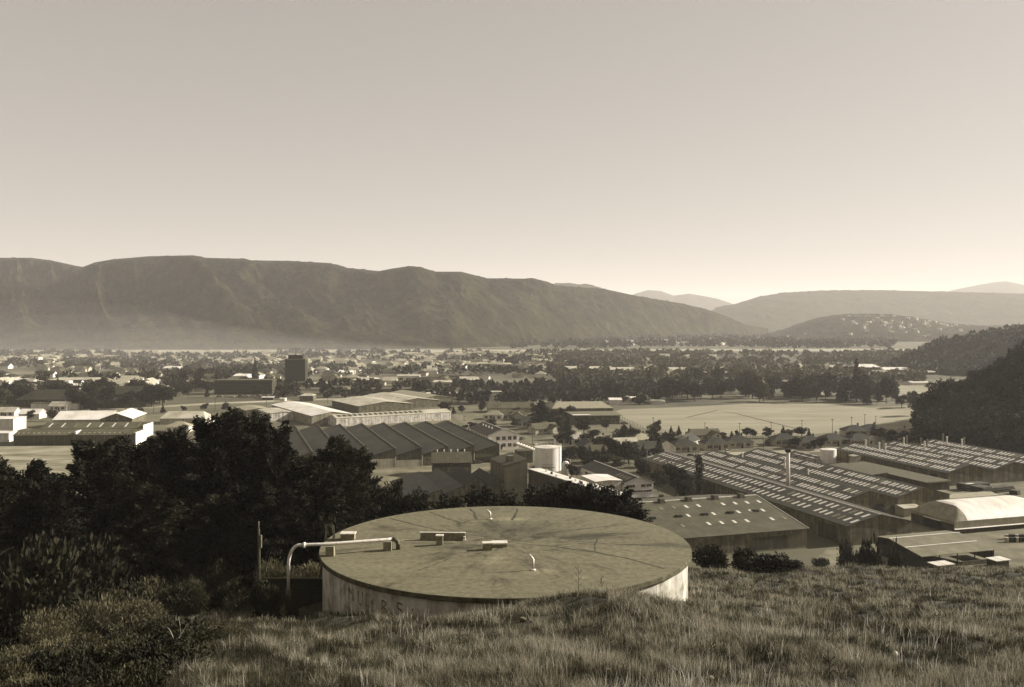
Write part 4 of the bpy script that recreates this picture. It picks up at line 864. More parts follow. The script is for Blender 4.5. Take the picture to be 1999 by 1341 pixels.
# ------------------------------------------------------------------ vegetation
def leaf_cloud(pts, dirs, ln, wd, jit=.6, seed=0):
    """quads (diamond leaves) at pts pointing along dirs"""
    r_ = np.random.default_rng(seed); n = len(pts)
    d = dirs + r_.normal(0, jit, (n, 3)); d /= np.linalg.norm(d, axis=1, keepdims=True)
    s = np.cross(d, r_.normal(0, 1, (n, 3))); s /= np.linalg.norm(s, axis=1, keepdims=True) + 1e-9
    k = r_.uniform(.6, 1.4, (n, 1)); L = d * ln * k / 2; Wd = s * wd * k / 2
    v = np.stack([pts - L, pts + Wd, pts + L, pts - Wd], 1).reshape(-1, 3)
    q = np.arange(n * 4).reshape(-1, 4); return v, q
def blob_points(blobs, n, seed, shell=.55):
    r_ = np.random.default_rng(seed); w = np.array([b[3] * b[4] for b in blobs]); w = w / w.sum()
    idx = r_.choice(len(blobs), n, p=w); u = r_.normal(0, 1, (n, 3)); u /= np.linalg.norm(u, axis=1, keepdims=True)
    rad = (shell + (1 - shell) * r_.random((n, 1)) ** .6)
    B = np.array([b[:3] for b in blobs])[idx]; Rr = np.array([[b[3], b[3], b[4]] for b in blobs])[idx]
    lump = 1 + .22 * np.sin(u[:, :1] * 5 + idx[:, None]) * np.sin(u[:, 1:2] * 6 + 1) + .12 * np.sin(u[:, 2:3] * 9 + idx[:, None] * 2)
    return B + u * rad * Rr * lump, u
def crown_blobs(kind, h, r, seed):
    g = random.Random(seed); bl = []
    if kind == 'round':
        for k in range(20):
            a = g.uniform(0, 6.28); zz = g.random(); q = g.uniform(.3, .95) * r * (1 - .6 * abs(zz - .4)); z = h * (.3 + .6 * zz); s = r * g.uniform(.2, .42)
            bl.append((q * math.cos(a), q * math.sin(a), z, s, s * g.uniform(.6, .9)))
        bl.append((0, 0, h * .58, r * .5, h * .3))
    elif kind == 'cone':
        for k in range(9):
            f = k / 8; bl.append((g.uniform(-.06, .06) * r, g.uniform(-.06, .06) * r, h * (.14 + .82 * f), r * (1 - f * .9) * g.uniform(.85, 1.1), h * .09))
    elif kind == 'column':
        for k in range(9):
            f = k / 8; s = r * (.75 + .4 * math.sin(f * 3.0)) * g.uniform(.8, 1.1); bl.append((g.uniform(-.2, .2) * r, g.uniform(-.2, .2) * r, h * (.12 + .8 * f), s * .85, h * .09))
    elif kind == 'shrub':
        for k in range(7):
            a = g.uniform(0, 6.28); q = g.uniform(.1, .65) * r; s = r * g.uniform(.35, .6)
            bl.append((q * math.cos(a), q * math.sin(a), h * g.uniform(.3, .62), s, h * .36))
    elif kind == 'spread':                       # macrocarpa: tiers of flattened sprays
        for k in range(7): bl.append((g.uniform(-.15, .15) * r, g.uniform(-.15, .15) * r, h * (.2 + .11 * k), r * .62 * (1.05 - k * .11), h * .11))
        for k in range(120):                                    # sprays that thin out to a tip
            f = (k + g.random()) / 120; a = g.uniform(0, 6.28); R_ = r * (1.08 - .8 * f ** 2.2) * g.uniform(.8, 1.12); z0 = h * (.1 + .84 * f)
            for j in range(5):
                qq = R_ * (.45 + .13 * j); s = r * (.21 - .033 * j) * (1.1 - .3 * f)
                bl.append((qq * math.cos(a), qq * math.sin(a), z0 + (.06 * j - .012 * j * j + f * .05 * j) * r * .9, s, s * .6))
    return bl
LEAFM = {'dark': leafmat('dark_foliage', .020, .1), 'mid': leafmat('garden_foliage', .040, .2), 'pale': leafmat('pale_foliage', .085, .25), 'conifer': leafmat('conifer_foliage', .016, .08), 'scrub': leafmat('scrub_foliage', .08, .25)}
barkm = mat('bark', .07, .04, .11, scale=3)
TP = {}
def tree_proto(kind, tone, h, r, n, ln, wd, seed, shell=.5, up=.25, branches=5):
    key = (kind, tone, seed, n)
    if key in TP: return TP[key]
    bl = crown_blobs(kind, h, r, seed)
    p, u = blob_points(bl, n, seed, shell)
    if kind in ('spread',): 
        rad = p.copy(); rad[:, 2] = 0; rad /= np.linalg.norm(rad, axis=1, keepdims=True) + 1e-6; dd = u * .5 + rad * .9; dd[:, 2] += up
    else: dd = u.copy(); dd[:, 2] += up
    v, q = leaf_cloud(p, dd, ln, wd, .45, seed)
    cm = npmesh('crown', v, q, LEAFM[tone])
    b = MB(); g = random.Random(seed + 5); tr = max(.12, h * .022)
    b.tube([(0, 0, -.6), (g.uniform(-.1, .1), 0, h * .3), (g.uniform(-.3, .3), g.uniform(-.3, .3), h * .62), (0, 0, h * .85)], [tr * 1.2, tr, tr * .6, tr * .2], 7)
    for k in range(branches):
        bb = bl[(k * 3) % len(bl)]; z0 = h * (.2 + .08 * k); b.tube([(0, 0, z0), (bb[0] * .5, bb[1] * .5, (z0 + bb[2]) / 2), (bb[0] * .95, bb[1] * .95, bb[2])], [tr * .5, tr * .35, tr * .12], 5, False)
    TP[key] = (cm, b.mesh('trunk', barkm)); return TP[key]
def put_tree(name, proto, x, y, z, s, rz, label, cat='tree', group=None, sz=None, sw=None):
    r = empty(name, (x, y, z), rz, label, cat, group); sw = sw or s; r.scale = (sw, sw, sz or s)
    link('trunk', proto[1], r); link('crown', proto[0], r); return r

# big dark conifers on the left and behind the reservoir (px of the top, py of the top, distance, crown radius)
HERO = [tree_proto('spread', 'conifer', 20, 7.0, 60000, .5, .16, s, .35, .25) for s in (3, 8, 14)]
for k, (px, py, Y, wr, lab) in enumerate([
    (480, 812, 112, 7.2, 'tallest dark macrocarpa, the one whose top reaches the white stores'), (425, 822, 104, 6.8, 'tall dark macrocarpa directly left of the tallest one'),
    (340, 850, 108, 7.2, 'broad dark macrocarpa in the middle of the dark left stand'), (255, 868, 100, 6.5, 'dark macrocarpa below the bayed long shed'),
    (185, 872, 96, 6.6, 'leftmost big macrocarpa of the stand edging the dry paddock'), (540, 838, 106, 4.8, 'dark macrocarpa leaning right against the sawtooth roofs'),
    (655, 866, 112, 5.8, 'macrocarpa in front of the sawtooth roofs left of the reservoir'), (695, 882, 118, 4.8, 'macrocarpa whose feathery right side meets the pale factory panels'),
    (600, 905, 98, 5.4, 'lower dark macrocarpa between the two tall groups'), (45, 915, 92, 5.6, 'dark conifer at the left edge below the dry paddock'), (85, 945, 84, 4.8, 'lower dark conifer second from the left edge'),
    (-40, 905, 88, 5.5, 'dark conifer cut by the left edge of the view'), (290, 955, 92, 5.5, 'dark conifer in the deep shade low in the left stand'),
    (420, 975, 96, 5, 'dark conifer just above the sunlit scrub'), (540, 960, 94, 5, 'dark conifer behind the power pole')]):
    x_ = at(px, Y); z_ = float(hz(x_, Y)) - .5; top = zat(py, Y); s_ = (top - z_) / 19.5
    put_tree('macrocarpa_tree', HERO[k % 3], x_, Y, z_, s_, k * 1.7, lab, 'conifer', 'big dark conifers on the left slope', sw=wr / 7.0)
    FOOT.append((x_, Y, wr * .5))
LOW = [tree_proto('spread', 'conifer', 9, 4.2, 14000, .36, .12, s, .3, .4) for s in (21, 22)]
for k, (px, py, Y, lab) in enumerate([(765, 948, 120, 'low conifer under the dark pitched sheds, leftmost'), (812, 968, 118, 'low conifer left of the pale gable end'), (880, 972, 112, 'low conifer below the pale gable end'), (935, 962, 118, 'low conifer behind the far vent pipe'), (985, 968, 114, 'low conifer under the tall dark block'),
    (1050, 958, 112, 'feathery conifer in front of the long shed wall'), (1090, 948, 108, 'tall feathery conifer in front of the long shed wall'), (1130, 955, 106, 'middle feathery conifer behind the reservoir rim'), (1170, 952, 104, 'feathery conifer below the glaring white roof'), (1210, 962, 101, 'rightmost but one feathery conifer behind the rim'), (1232, 985, 97, 'last spiky conifer at the right end of the dark row')]):
    x_ = at(px, Y); z_ = float(hz(x_, Y)) - .3; top = zat(py, Y); s_ = (top - z_) / 8.8
    put_tree('conifer', LOW[k % 2], x_, Y, z_, s_, k * 2.1, lab, 'conifer', 'low conifers behind the reservoir', sw=min(s_, 1.15) * .95)
# shrubs by the reservoir and on the left slope
SH = [tree_proto('shrub', 'dark', 3, 2.3, 4200, .28, .16, s, .45, .3, 3) for s in (31, 32)]
SS = [tree_proto('shrub', 'scrub', 2.6, 2.2, 7500, .2, .06, s, .3, .7, 3) for s in (33, 34)]
for k, (px, py, Y, wr, pr_, lab) in enumerate([
    (1388, 1066, 106, 2.8, SH, 'round dark shrub nearest the right rim of the reservoir'), (1450, 1073, 106, 2.1, SH, 'small upright dark shrub between the two round ones'), (1505, 1080, 104, 2.9, SH, 'broad dark shrub third along the slope edge'), (1548, 1092, 103, 1.8, SH, 'low dark shrub at the end of the slope edge row'),
    (520, 1142, 67, 1.5, SH, 'black rounded shrub at the foot of the power pole'), (548, 1165, 66.5, 1.2, SH, 'low black shrub beside the pipe foot'),
    (1700, 1068, 160, 3.6, SH, 'dark shrub at the corner of the long near shed'), (1660, 1060, 190, 2.6, SH, 'dark shrub against the wall of the long near shed'), (1745, 1085, 165, 3.4, SH, 'dark shrub left of the open shed'),
    (1600, 1088, 215, 2.4, SH, 'small shrub at the corner of the broad grey shed'),
    (230, 1118, 84, 3.2, SS, 'sunlit broom bush at the left of the scrub patch'), (300, 1108, 88, 3.0, SS, 'rounded scrub bush catching the sun'), (350, 1120, 86, 2.8, SS, 'rounded scrub bush second from the sunny crest'), (405, 1082, 92, 3.0, SS, 'scrub bush under the dark conifers'), (455, 1085, 90, 3.0, SS, 'pale scrub bush left of the power pole'), (545, 1080, 86, 2.6, SS, 'scrub bush behind the timber wall'), (590, 1085, 88, 2.6, SS, 'pale scrub behind the pipe bend'),
    (180, 1150, 72, 2.6, SS, 'tall scrub clump on the dark left slope'), (280, 1165, 68, 2.8, SS, 'scrub mound in the middle of the left slope'), (95, 1180, 58, 2.2, SS, 'leafy scrub clump near the left edge'), (50, 1240, 44, 1.8, SS, 'leafy weed clump low at the left edge'),
    (160, 1240, 42, 1.6, SS, 'leafy weed clump with sunlit leaves'), (250, 1260, 38, 1.5, SS, 'leafy weed clump bottom left of centre'), (345, 1265, 38, 1.5, SS, 'weed clump beside the dead branch'), (90, 1300, 33, 1.3, SS, 'weed clump in the bottom left corner'), (430, 1265, 42, 1.2, SS, 'low weed clump right of the dead branch'),
    (330, 1065, 98, 3.4, SH, 'dark bush at the foot of the conifer stand'), (120, 1100, 80, 4, SH, 'dark bush in deep shade on the left'), (20, 1130, 66, 3.6, SH, 'dark bush at the left margin'), (60, 1060, 76, 4, SH, 'dark bush below the left edge conifers'), (200, 1060, 84, 4, SH, 'dark bush under the left stand'), (645, 1020, 93, 2.5, SH, 'dark bush behind the ladder')]):
    x_ = at(px, Y); z_ = float(hz(x_, Y)) if Y < 178 else 0; top = zat(py, Y); hh = max(.8, top - z_)
    put_tree('shrub', pr_[k % 2], x_, Y, z_ - .15, hh / 2.7, k * 1.3, lab, 'shrub', 'shrubs on the hillside', sw=wr / 2.3)
SD = [tree_proto('shrub', 'dark', 2.2, 1.8, 2600, .22, .10, 35, .3, .8, 3), tree_proto('shrub', 'scrub', 1.9, 1.5, 1800, .22, .09, 36, .25, .9, 3), tree_proto('shrub', 'mid', 2.4, 1.9, 2200, .20, .12, 37, .3, .5, 3)]
k = 0
while k < 130:
    px, Y = random.uniform(-40, 470), 28 * (88 / 28) ** random.random(); x_ = at(px, Y); pyy = HY + (CZ - float(hz(x_, Y))) / Y * F
    if px > 470 - (pyy - 1180) * .9 and pyy > 1180 and random.random() < .9: continue
    if 330 < px < 480 and 1150 < pyy < 1240: continue
    j = random.choice((0, 0, 0, 0, 1, 2)); s_ = random.uniform(.35, .85) * (.6 + .4 * min(1, Y / 60)); k += 1  # mostly the dark foliage, its tone standing in for shade on the left slope
    put_tree('shrub', SD[j], x_, Y, float(hz(x_, Y)) - .15, s_, random.uniform(0, 6), ('low dark shrub in the scrub on the left slope', 'pale twiggy shrub in the scrub on the left slope', 'leafy shrub in the scrub on the left slope')[j], 'shrub', ('low dark shrubs in the scrub', 'pale twiggy shrubs in the scrub', 'leafy shrubs in the scrub')[j], sw=s_ * random.uniform(.9, 1.4))
# individual mid-ground trees
RT = [tree_proto('round', t_, 10, 4.6, 2600, .72, .4, s, .4, .1, 4) for t_, s in (('dark', 41), ('mid', 42), ('dark', 43), ('pale', 44))]
CN = [tree_proto('cone', 'dark', 10, 2.8, 1100, .8, .4, s, .4, -.1, 3) for s in (51, 52)]
CL = [tree_proto('column', 'dark', 12, 1.6, 1100, .7, .35, s, .4, .6, 3) for s in (61,)]
def midtree(px, pyt, pyb, wpx, kind, lab, name='tree', tone=0, group=None):
    x_, y_ = G(px, pyb); hh = (pyb - pyt) / F * y_; wr = wpx / 2 / F * y_
    pro, h0, r0 = {'r': (RT[tone], 9.6, 4.9), 'c': (CN[tone % 2], 10.1, 2.8), 'p': (CL[0], 12, 1.9), 's': (HERO[tone % 3], 19.5, 7)}[kind]
    put_tree(name, pro, x_, y_, 0, hh / h0, random.uniform(0, 6), lab, 'tree', group, sw=wr / r0); FOOT.append((x_, y_, wr * .8))
for a in [
    (1365, 886, 968, 21, 'p', 'tall narrow poplar standing in front of the long near shed', 'poplar_tree'),
    (1320, 905, 972, 60, 'r', 'dark broad tree against the wall of the long near shed', 'tree'), (1285, 918, 960, 44, 'r', 'round dark tree right of the gabled office', 'tree'), (1252, 895, 940, 36, 'r', 'dark tree at the back corner of the near shed', 'tree'), (1340, 940, 985, 36, 'r', 'low dark tree beside the poplar', 'tree', 2),
    (1057, 783, 826, 34, 's', 'big dark wind swept cypress beside the school', 'cypress_tree'), (1094, 795, 832, 14, 'p', 'narrow dark cypress right of the big wind swept one', 'cypress_tree'), (1080, 800, 836, 18, 'p', 'second narrow dark cypress by the wind swept one', 'cypress_tree'), (1108, 812, 842, 18, 'c', 'pointed tree in front of the school', 'tree'),
    (1284, 825, 842, 13, 'c', 'leftmost of four little conical trees by the field', 'conical_tree'), (1310, 832, 849, 12, 'c', 'second of four little conical trees by the field', 'conical_tree'), (1325, 831, 850, 13, 'c', 'third and largest of four little conical trees by the field', 'conical_tree', 1), (1345, 836, 850, 11, 'c', 'rightmost of four little conical trees by the field', 'conical_tree', 1),
    (1116, 905, 936, 30, 'r', 'dark round tree right of the white tank', 'tree'), (1105, 840, 868, 44, 'r', 'broad tree over the low house left of the side street', 'tree'), (1090, 812, 838, 40, 'r', 'leafy tree in front of the school left side', 'tree', 1), (1140, 818, 846, 42, 'r', 'olive tree under the flat roofed school', 'tree', 1), (1160, 838, 858, 32, 'r', 'bushy tree below the school lawn', 'tree', 0),
    (1212, 836, 872, 34, 'r', 'tall dark tree among the garden houses', 'tree', 2), (1230, 842, 866, 18, 'c', 'pointed dark tree beside the tall garden tree', 'tree'), (1195, 852, 900, 40, 'r', 'large dark tree over the garden houses', 'tree'), (1228, 862, 908, 48, 'r', 'broadest dark tree above the back of the near shed', 'tree', 2), (1165, 880, 912, 32, 'r', 'garden tree in the middle of the house block', 'tree', 1), (1145, 890, 915, 26, 'r', 'small garden tree by the street corner', 'tree', 0), (1205, 890, 918, 30, 'r', 'garden tree with drooping crown', 'tree', 3), (1130, 872, 892, 24, 'r', 'low garden tree by the street', 'tree', 2),
    (1160, 745, 780, 18, 'c', 'tall tree at the left end of the field trees', 'tree'), (1188, 746, 784, 22, 'r', 'left of twin round trees by the railway', 'tree', 2), (1210, 747, 784, 21, 'r', 'right of twin round trees by the railway', 'tree', 0),
    (1203, 716, 745, 12, 'c', 'pointed tree in front of the pale long roof', 'tree'), (1268, 718, 750, 20, 'c', 'pyramidal tree in front of the pale long roof', 'tree'), (1302, 748, 788, 24, 'r', 'two tiered tree at the corner of the field belt', 'tree'), (1490, 742, 784, 34, 'r', 'pale leaning willow in the tree belt', 'willow_tree', 3), (1672, 702, 785, 30, 'c', 'tallest dark fir in the tree belt', 'fir_tree'), (1644, 738, 784, 26, 'c', 'dark fir left of the tallest', 'fir_tree', 1), (1692, 752, 790, 22, 'c', 'dark fir right of the tallest', 'fir_tree'), (1730, 738, 788, 28, 'r', 'big round tree at the right end of the belt', 'tree', 0), (1712, 758, 790, 22, 'r', 'smaller tree beside the big round one', 'tree', 2), (1612, 742, 780, 20, 'r', 'tree at the gap in the belt', 'tree', 1),
    (1760, 770, 797, 26, 'r', 'dark tree at the right end of the sports field', 'tree', 0), (1781, 764, 795, 30, 'r', 'dark tree where the field meets the near spur', 'tree', 2), (1790, 775, 812, 34, 'r', 'dark leaning tree over the shaded field corner', 'tree', 0),
    (1565, 834, 852, 34, 'r', 'low wide tree at the near edge of the field', 'tree', 2), (1470, 838, 855, 18, 'r', 'round bush between houses by the field', 'tree', 0), (1438, 840, 856, 12, 'r', 'small round bush by the field fence', 'tree', 2), (1705, 828, 850, 16, 'c', 'tree by the dark houses near the spur', 'tree'), (1740, 838, 866, 30, 'r', 'dark tree behind the far factory', 'tree'), (1768, 842, 872, 34, 'r', 'dark tree at the foot of the near spur', 'tree', 2),
    (400, 787, 803, 17, 'r', 'first round dark tree beside the railway', 'tree', 0), (441, 786, 803, 18, 'r', 'second round dark tree beside the railway', 'tree', 2), (358, 792, 805, 13, 'r', 'small bush left of the railway trees', 'tree', 0), (318, 790, 806, 12, 'c', 'pointed tree above the verandah building', 'tree'), (275, 796, 822, 16, 'r', 'bush right of the arched hall', 'tree', 1), (60, 800, 822, 18, 'r', 'round bush between the white houses', 'tree', 0), (102, 800, 822, 24, 'r', 'dark bush left of the plain white roof', 'tree', 2), (185, 792, 806, 20, 'r', 'dark bush above the arched hall', 'tree', 0),
    (868, 785, 812, 30, 'r', 'dark tree at the right end of the stained white factory', 'tree', 2), (900, 792, 806, 18, 'r', 'bush by the street junction', 'tree', 0), (940, 786, 804, 16, 'r', 'tree left of the villa', 'tree', 2), (985, 770, 792, 30, 'r', 'tree behind the villa', 'tree', 0), (360, 722, 748, 20, 'r', 'left of the round trees on the town edge', 'tree', 0), (392, 718, 748, 28, 'r', 'largest round tree on the town edge', 'tree', 2), (498, 700, 748, 18, 'c', 'tall pointed tree left of the tower', 'tree')]:
    midtree(*a)
# dark tree line on the far left, tree belt beyond the field: many separate trees
def blocked(x, y, pad=2):
    for (a, b_, r_) in FOOT:
        if (x - a) ** 2 + (y - b_) ** 2 < (r_ + pad) ** 2: return True
    return False
def scatter_trees(n, px0, px1, py0, py1, hm, hM, labs, protos, group, wf=1.0, minpad=0, avoid=None):
    k = 0; tries = 0
    while k < n and tries < n * 30:
        tries += 1
        px = random.uniform(px0, px1); py = random.uniform(py0, py1); x, y = G(px, py)
        if blocked(x, y, minpad): continue
        if avoid and avoid(px, py): continue
        j = random.randrange(len(protos)); pr_, h0, nm = protos[j]; hh = random.uniform(hm, hM)
        put_tree(nm, pr_, x, y, 0, hh / h0, random.uniform(0, 6), labs[j], 'tree', group if False else labs[j], sw=hh / h0 * random.uniform(.8, 1.2) * wf)
        k += 1
RTs = [(RT[0], 9.6, 'broadleaf_tree'), (RT[1], 9.6, 'broadleaf_tree'), (RT[2], 9.6, 'broadleaf_tree'), (CN[0], 10, 'conical_tree')]
def onfield(px, py): return (1215 < px < 1800 and 787 < py < 850) 
scatter_trees(44, 0, 335, 773, 800, 9, 15, ['dark broadleaf tree in the tree line on the far left', 'mid grey broadleaf tree in the tree line on the far left', 'dark broadleaf tree in the tree line on the far left', 'pointed tree in the tree line on the far left'], RTs, '', 1.1, -4)
scatter_trees(64, 1290, 1755, 768, 785, 8, 17, ['dark round tree in the dense belt behind the sports field', 'lighter round tree in the dense belt behind the sports field', 'dark round tree in the dense belt behind the sports field', 'pointed dark tree in the dense belt behind the sports field'], RTs, '', 1.0, -3)
scatter_trees(22, 1320, 1740, 745, 768, 9, 15, ['dark round tree in the second row of the belt behind the field', 'lighter round tree in the second row of the belt behind the field', 'dark round tree in the second row of the belt behind the field', 'pointed tree in the second row of the belt behind the field'], RTs, '', 1.0, -3)
scatter_trees(34, 1000, 1290, 765, 790, 6, 10, ['dark bushy tree along the railway right of the villa', 'lighter bushy tree along the railway right of the villa', 'dark bushy tree along the railway right of the villa', 'pointed tree along the railway right of the villa'], RTs, '', 1.1, -1)
scatter_trees(34, 1030, 1300, 812, 935, 4, 8, ['dark garden tree among the houses right of the white tank', 'lighter garden tree among the houses right of the white tank', 'dark garden tree among the houses right of the white tank', 'pointed garden tree among the houses right of the white tank'], RTs, '', 1.1, 0, lambda a, b: (a > 1190 and b < 845) or (a < 1100 and b > 870))
scatter_trees(30, 1255, 1790, 852, 880, 3, 6, ['dark garden bush by the houses below the sports field', 'lighter garden bush by the houses below the sports field', 'dark garden bush by the houses below the sports field', 'small pointed garden tree below the sports field'], RTs, '', 1.3, -1)
scatter_trees(34, 340, 1000, 758, 776, 6, 11, ['dark tree along the town road below the tower', 'lighter tree along the town road below the tower', 'dark tree along the town road below the tower', 'pointed tree along the town road below the tower'], RTs, '', 1.1, -1)
scatter_trees(16, 880, 1050, 800, 850, 3, 6, ['dark garden tree around the villa forecourt', 'lighter garden tree around the villa forecourt', 'dark garden tree around the villa forecourt', 'pointed garden tree around the villa forecourt'], RTs, '', 1.3, 0)
# houses -----------------------------------------------------------
def house_proto(kind, rm, wm, win=True):
    w, d, e, r = (12, 9, 2.9, 5.4) if kind != 'L' else (14, 8, 2.9, 5.2)
    t = empty('house', (0, 0, 0)); b = MB(); o = .5
    if kind == 'hip':
        b.box(-w/2, w/2, -d/2, d/2, -.3, e); b.build('wall', wm, t); q = MB(); hx = w/2 - d/2
        A, B_, C_, D = (-w/2-o, -d/2-o, e), (w/2+o, -d/2-o, e), (w/2+o, d/2+o, e), (-w/2-o, d/2+o, e); E, F_ = (-hx, 0, r), (hx, 0, r)
        q.poly([A, B_, F_, E]); q.poly([B_, C_, F_]); q.poly([C_, D, E, F_]); q.poly([D, A, E]); q.poly([D, C_, B_, A]); ro = q.build('roof', rm, t)
    else:
        b.hull([(-w/2, y, z) for y, z in ((-d/2, -.3), (d/2, -.3), (d/2, e), (0, r), (-d/2, e))], [(w/2, y, z) for y, z in ((-d/2, -.3), (d/2, -.3), (d/2, e), (0, r), (-d/2, e))])
        b.build('wall', wm, t); q = MB(); s = (r - e) / (d / 2); e2 = e - s * o
        for sg in (-1, 1):
            a0, a1 = sg * (d/2 + o), sg * .003
            P4 = [(-w/2-o, a0, e2+.04), (w/2+o, a0, e2+.04), (w/2+o, a1, r+.04), (-w/2-o, a1, r+.04)]
            if sg > 0: P4 = P4[::-1]
            q.hull(P4, [(x, y, z + .14) for x, y, z in P4])
        ro = q.build('roof', rm, t)
        if kind == 'L':
            q = MB(); q.hull([(x, -d/2 - 4, z) for x, z in ((1, -.3), (6, -.3), (6, e-.1), (3.5, r-.6), (1, e-.1))], [(x, -.5, z) for x, z in ((1, -.3), (6, -.3), (6, e-.1), (3.5, r-.6), (1, e-.1))]); q.build('wing', wm, t)
            q = MB(); q.hull([(.5, -d/2-4.4, e-.3), (3.5, -d/2-4.4, r-.5), (3.5, -.2, r-.5), (.5, -.2, e-.3)], [(.5, -d/2-4.4, e-.15), (3.5, -d/2-4.4, r-.35), (3.5, -.2, r-.35), (.5, -.2, e-.15)])
            q.hull([(3.503, -d/2-4.4, r-.5), (6.5, -d/2-4.4, e-.3), (6.5, -.2, e-.3), (3.503, -.2, r-.5)], [(3.503, -d/2-4.4, r-.35), (6.5, -d/2-4.4, e-.15), (6.5, -.2, e-.15), (3.503, -.2, r-.35)]); q.build('wing_roof', rm, t)
    if win:
        for xx in (-4, -1): window(t, xx, -d/2 - .02, .9, 1.8, 1.3, 'f', 2)
        if kind != 'L': window(t, 3.6, -d/2 - .02, .9, 1.8, 1.3, 'f', 2); 
        partbox('door', t, doorm, .3, 1.2, -d/2 - .06, -d/2 - .002, 0, 2.1) if kind != 'L' else None
        partbox('chimney', ro, brick, 1.6, 2.3, .4, 1.1, e, r + .9)
    return t
HP = {}
for k_, (kd, rm_, wm_, ds) in {'a': ('hip', rdark, wpale, 'dark hipped roof'), 'b': ('gable', rpale, wwhite, 'pale gabled roof'), 'c': ('gable', rdark, wwhite, 'dark gabled roof'), 'd': ('L', rmid, wpale, 'grey roof and front wing'), 'e': ('hip', mat('mid_pale_roof', .3), wwhite, 'pale hipped roof')}.items():
    HP[k_] = (house_proto(kd, rm_, wm_), ds)
used = set()
def put_house(k, x, y, rz, label, s=1.0, far=False, group=None):
    p = HP[k][0]
    if k not in used: used.add(k); o = p
    elif far:
        o = p.copy(); C.objects.link(o)
        for ch_ in p.children:
            if ch_.name.split('.')[0] in ('wall', 'roof', 'wing', 'wing_roof'): c_ = ch_.copy(); C.objects.link(c_); c_.parent = o
    else: o = copy_tree(p)
    o.location = (x, y, 0); o.rotation_euler = (0, 0, rz); o.scale = (s, s, s)
    tag(o, label, 'house', group or label); FOOT.append((x, y, 7 * s)); return o
for (px, py, k, rz, lab) in [
    (1335, 880, 'a', 5, 'dark hipped house nearest the back of the near shed'), (1395, 876, 'a', 8, 'dark hipped house behind bushes left of the chimney'), (1440, 872, 'a', 4, 'dark hipped house left of centre below the field'), (1530, 868, 'a', 3, 'dark hipped house just left of the chimney top'), (1580, 873, 'a', 2, 'neat dark hipped house with pale wall right of the chimney'), (1625, 868, 'a', 6, 'dark hipped house with tall flue above the small white tank'), (1676, 868, 'a', 3, 'dark hipped house second from the near spur'), (1668, 850, 'a', 0, 'dark hipped house hard against the field edge'), (1700, 848, 'a', -5, 'dark hipped house closest to the near spur'),
    (1292, 880, 'c', 100, 'grey gabled cottage with white barge board behind the near shed'), (1340, 870, 'c', 60, 'small gabled cottage with pale end wall'), (1374, 858, 'd', 10, 'low cottage by the conical trees'), (1760, 856, 'e', 5, 'pale house in the shade of the near spur'),
    (1170, 872, 'e', 10, 'low pale house on the side street'), (1185, 892, 'd', 5, 'house with light end wall under the large dark tree'), (1148, 882, 'c', 95, 'small cottage by the street corner'), (1215, 878, 'b', 12, 'pale cottage behind the tall garden tree'), (1108, 866, 'b', 4, 'wide pale roofed house left of the side street'), (1250, 868, 'e', 20, 'pale house at the right end of the garden block'), (1255, 886, 'c', 15, 'small dark cottage with white posts by the shed back wall'),
    (1000, 818, 'd', 0, 'house in the trees below the villa'), (1025, 832, 'c', 10, 'dark roofed house right of the villa forecourt'), (965, 818, 'e', -10, 'pale house before the villa'), (1060, 845, 'd', 30, 'house with curved drive by the cypress'),
    (350, 842, 'e', 5, 'low pale roof just above the dark macrocarpas'), (15, 812, 'b', 3, 'pale cottage beside the bright box building'), (120, 800, 'b', -5, 'white cottage left of the white halls')]:
    x_, y_ = G(px, py); put_house(k, x_, y_, R(rz), lab, 1.0)
nh = 0
def scatter_houses(n, px0, px1, py0, py1, keys, place, s0=.9, s1=1.3):
    global nh; k = 0; tries = 0
    while k < n and tries < n * 20:
        tries += 1; px = random.uniform(px0, px1); u_ = random.random(); D0, D1 = CZ * F / (py1 - HY), CZ * F / (py0 - HY)
        y = D0 + (D1 - D0) * u_ ** 1.15; x = (px - HX) / F * y
        if blocked(x, y, 2): continue
        kk = random.choice(keys); put_house(kk, x, y, R(random.choice((0, 90)) + random.uniform(-12, 12)), 'house with %s %s' % (HP[kk][1], place), random.uniform(s0, s1), True); k += 1; nh += 1
scatter_houses(26, 0, 330, 744, 768, 'bbeec', 'in the near left part of the town')
scatter_houses(80, -10, 560, 698, 742, 'aaeeddc', 'in the hazy town left of the tower')
scatter_houses(74, 600, 1080, 698, 756, 'aeeddcb', 'in the hazy town right of the tower')
scatter_houses(50, 1080, 1780, 695, 735, 'aeeddb', 'in the leafy suburb beyond the field')
# more distant streets: one massed object of small gabled roofs
def mass_roofs(name, boxes, label, m1, m2):
    b = MB()
    for (x, y, w, d, h, rz, z0) in boxes:
        cs, sn = math.cos(rz), math.sin(rz); T = lambda lx, ly, z: (x + lx * cs - ly * sn, y + lx * sn + ly * cs, z0 + z)
        b.cur = 0; b.hull([T(-w/2, -d/2, -3), T(w/2, -d/2, -3), T(w/2, d/2, -3), T(-w/2, d/2, -3)], [T(-w/2, -d/2, h), T(w/2, -d/2, h), T(w/2, d/2, h), T(-w/2, d/2, h)])
        b.cur = 1; b.hull([T(-w/2-.4, -d/2-.4, h + .01), T(w/2+.4, -d/2-.4, h + .01), T(w/2+.4, d/2+.4, h + .01), T(-w/2-.4, d/2+.4, h + .01)], [T(-w/2-.4, -.1, h + 2.2), T(w/2+.4, -.1, h + 2.2), T(w/2+.4, .1, h + 2.2), T(-w/2-.4, .1, h + 2.2)])
    return tag(b.build(name, [m1, m2]), label, 'distant houses', kind='stuff')
bx = []
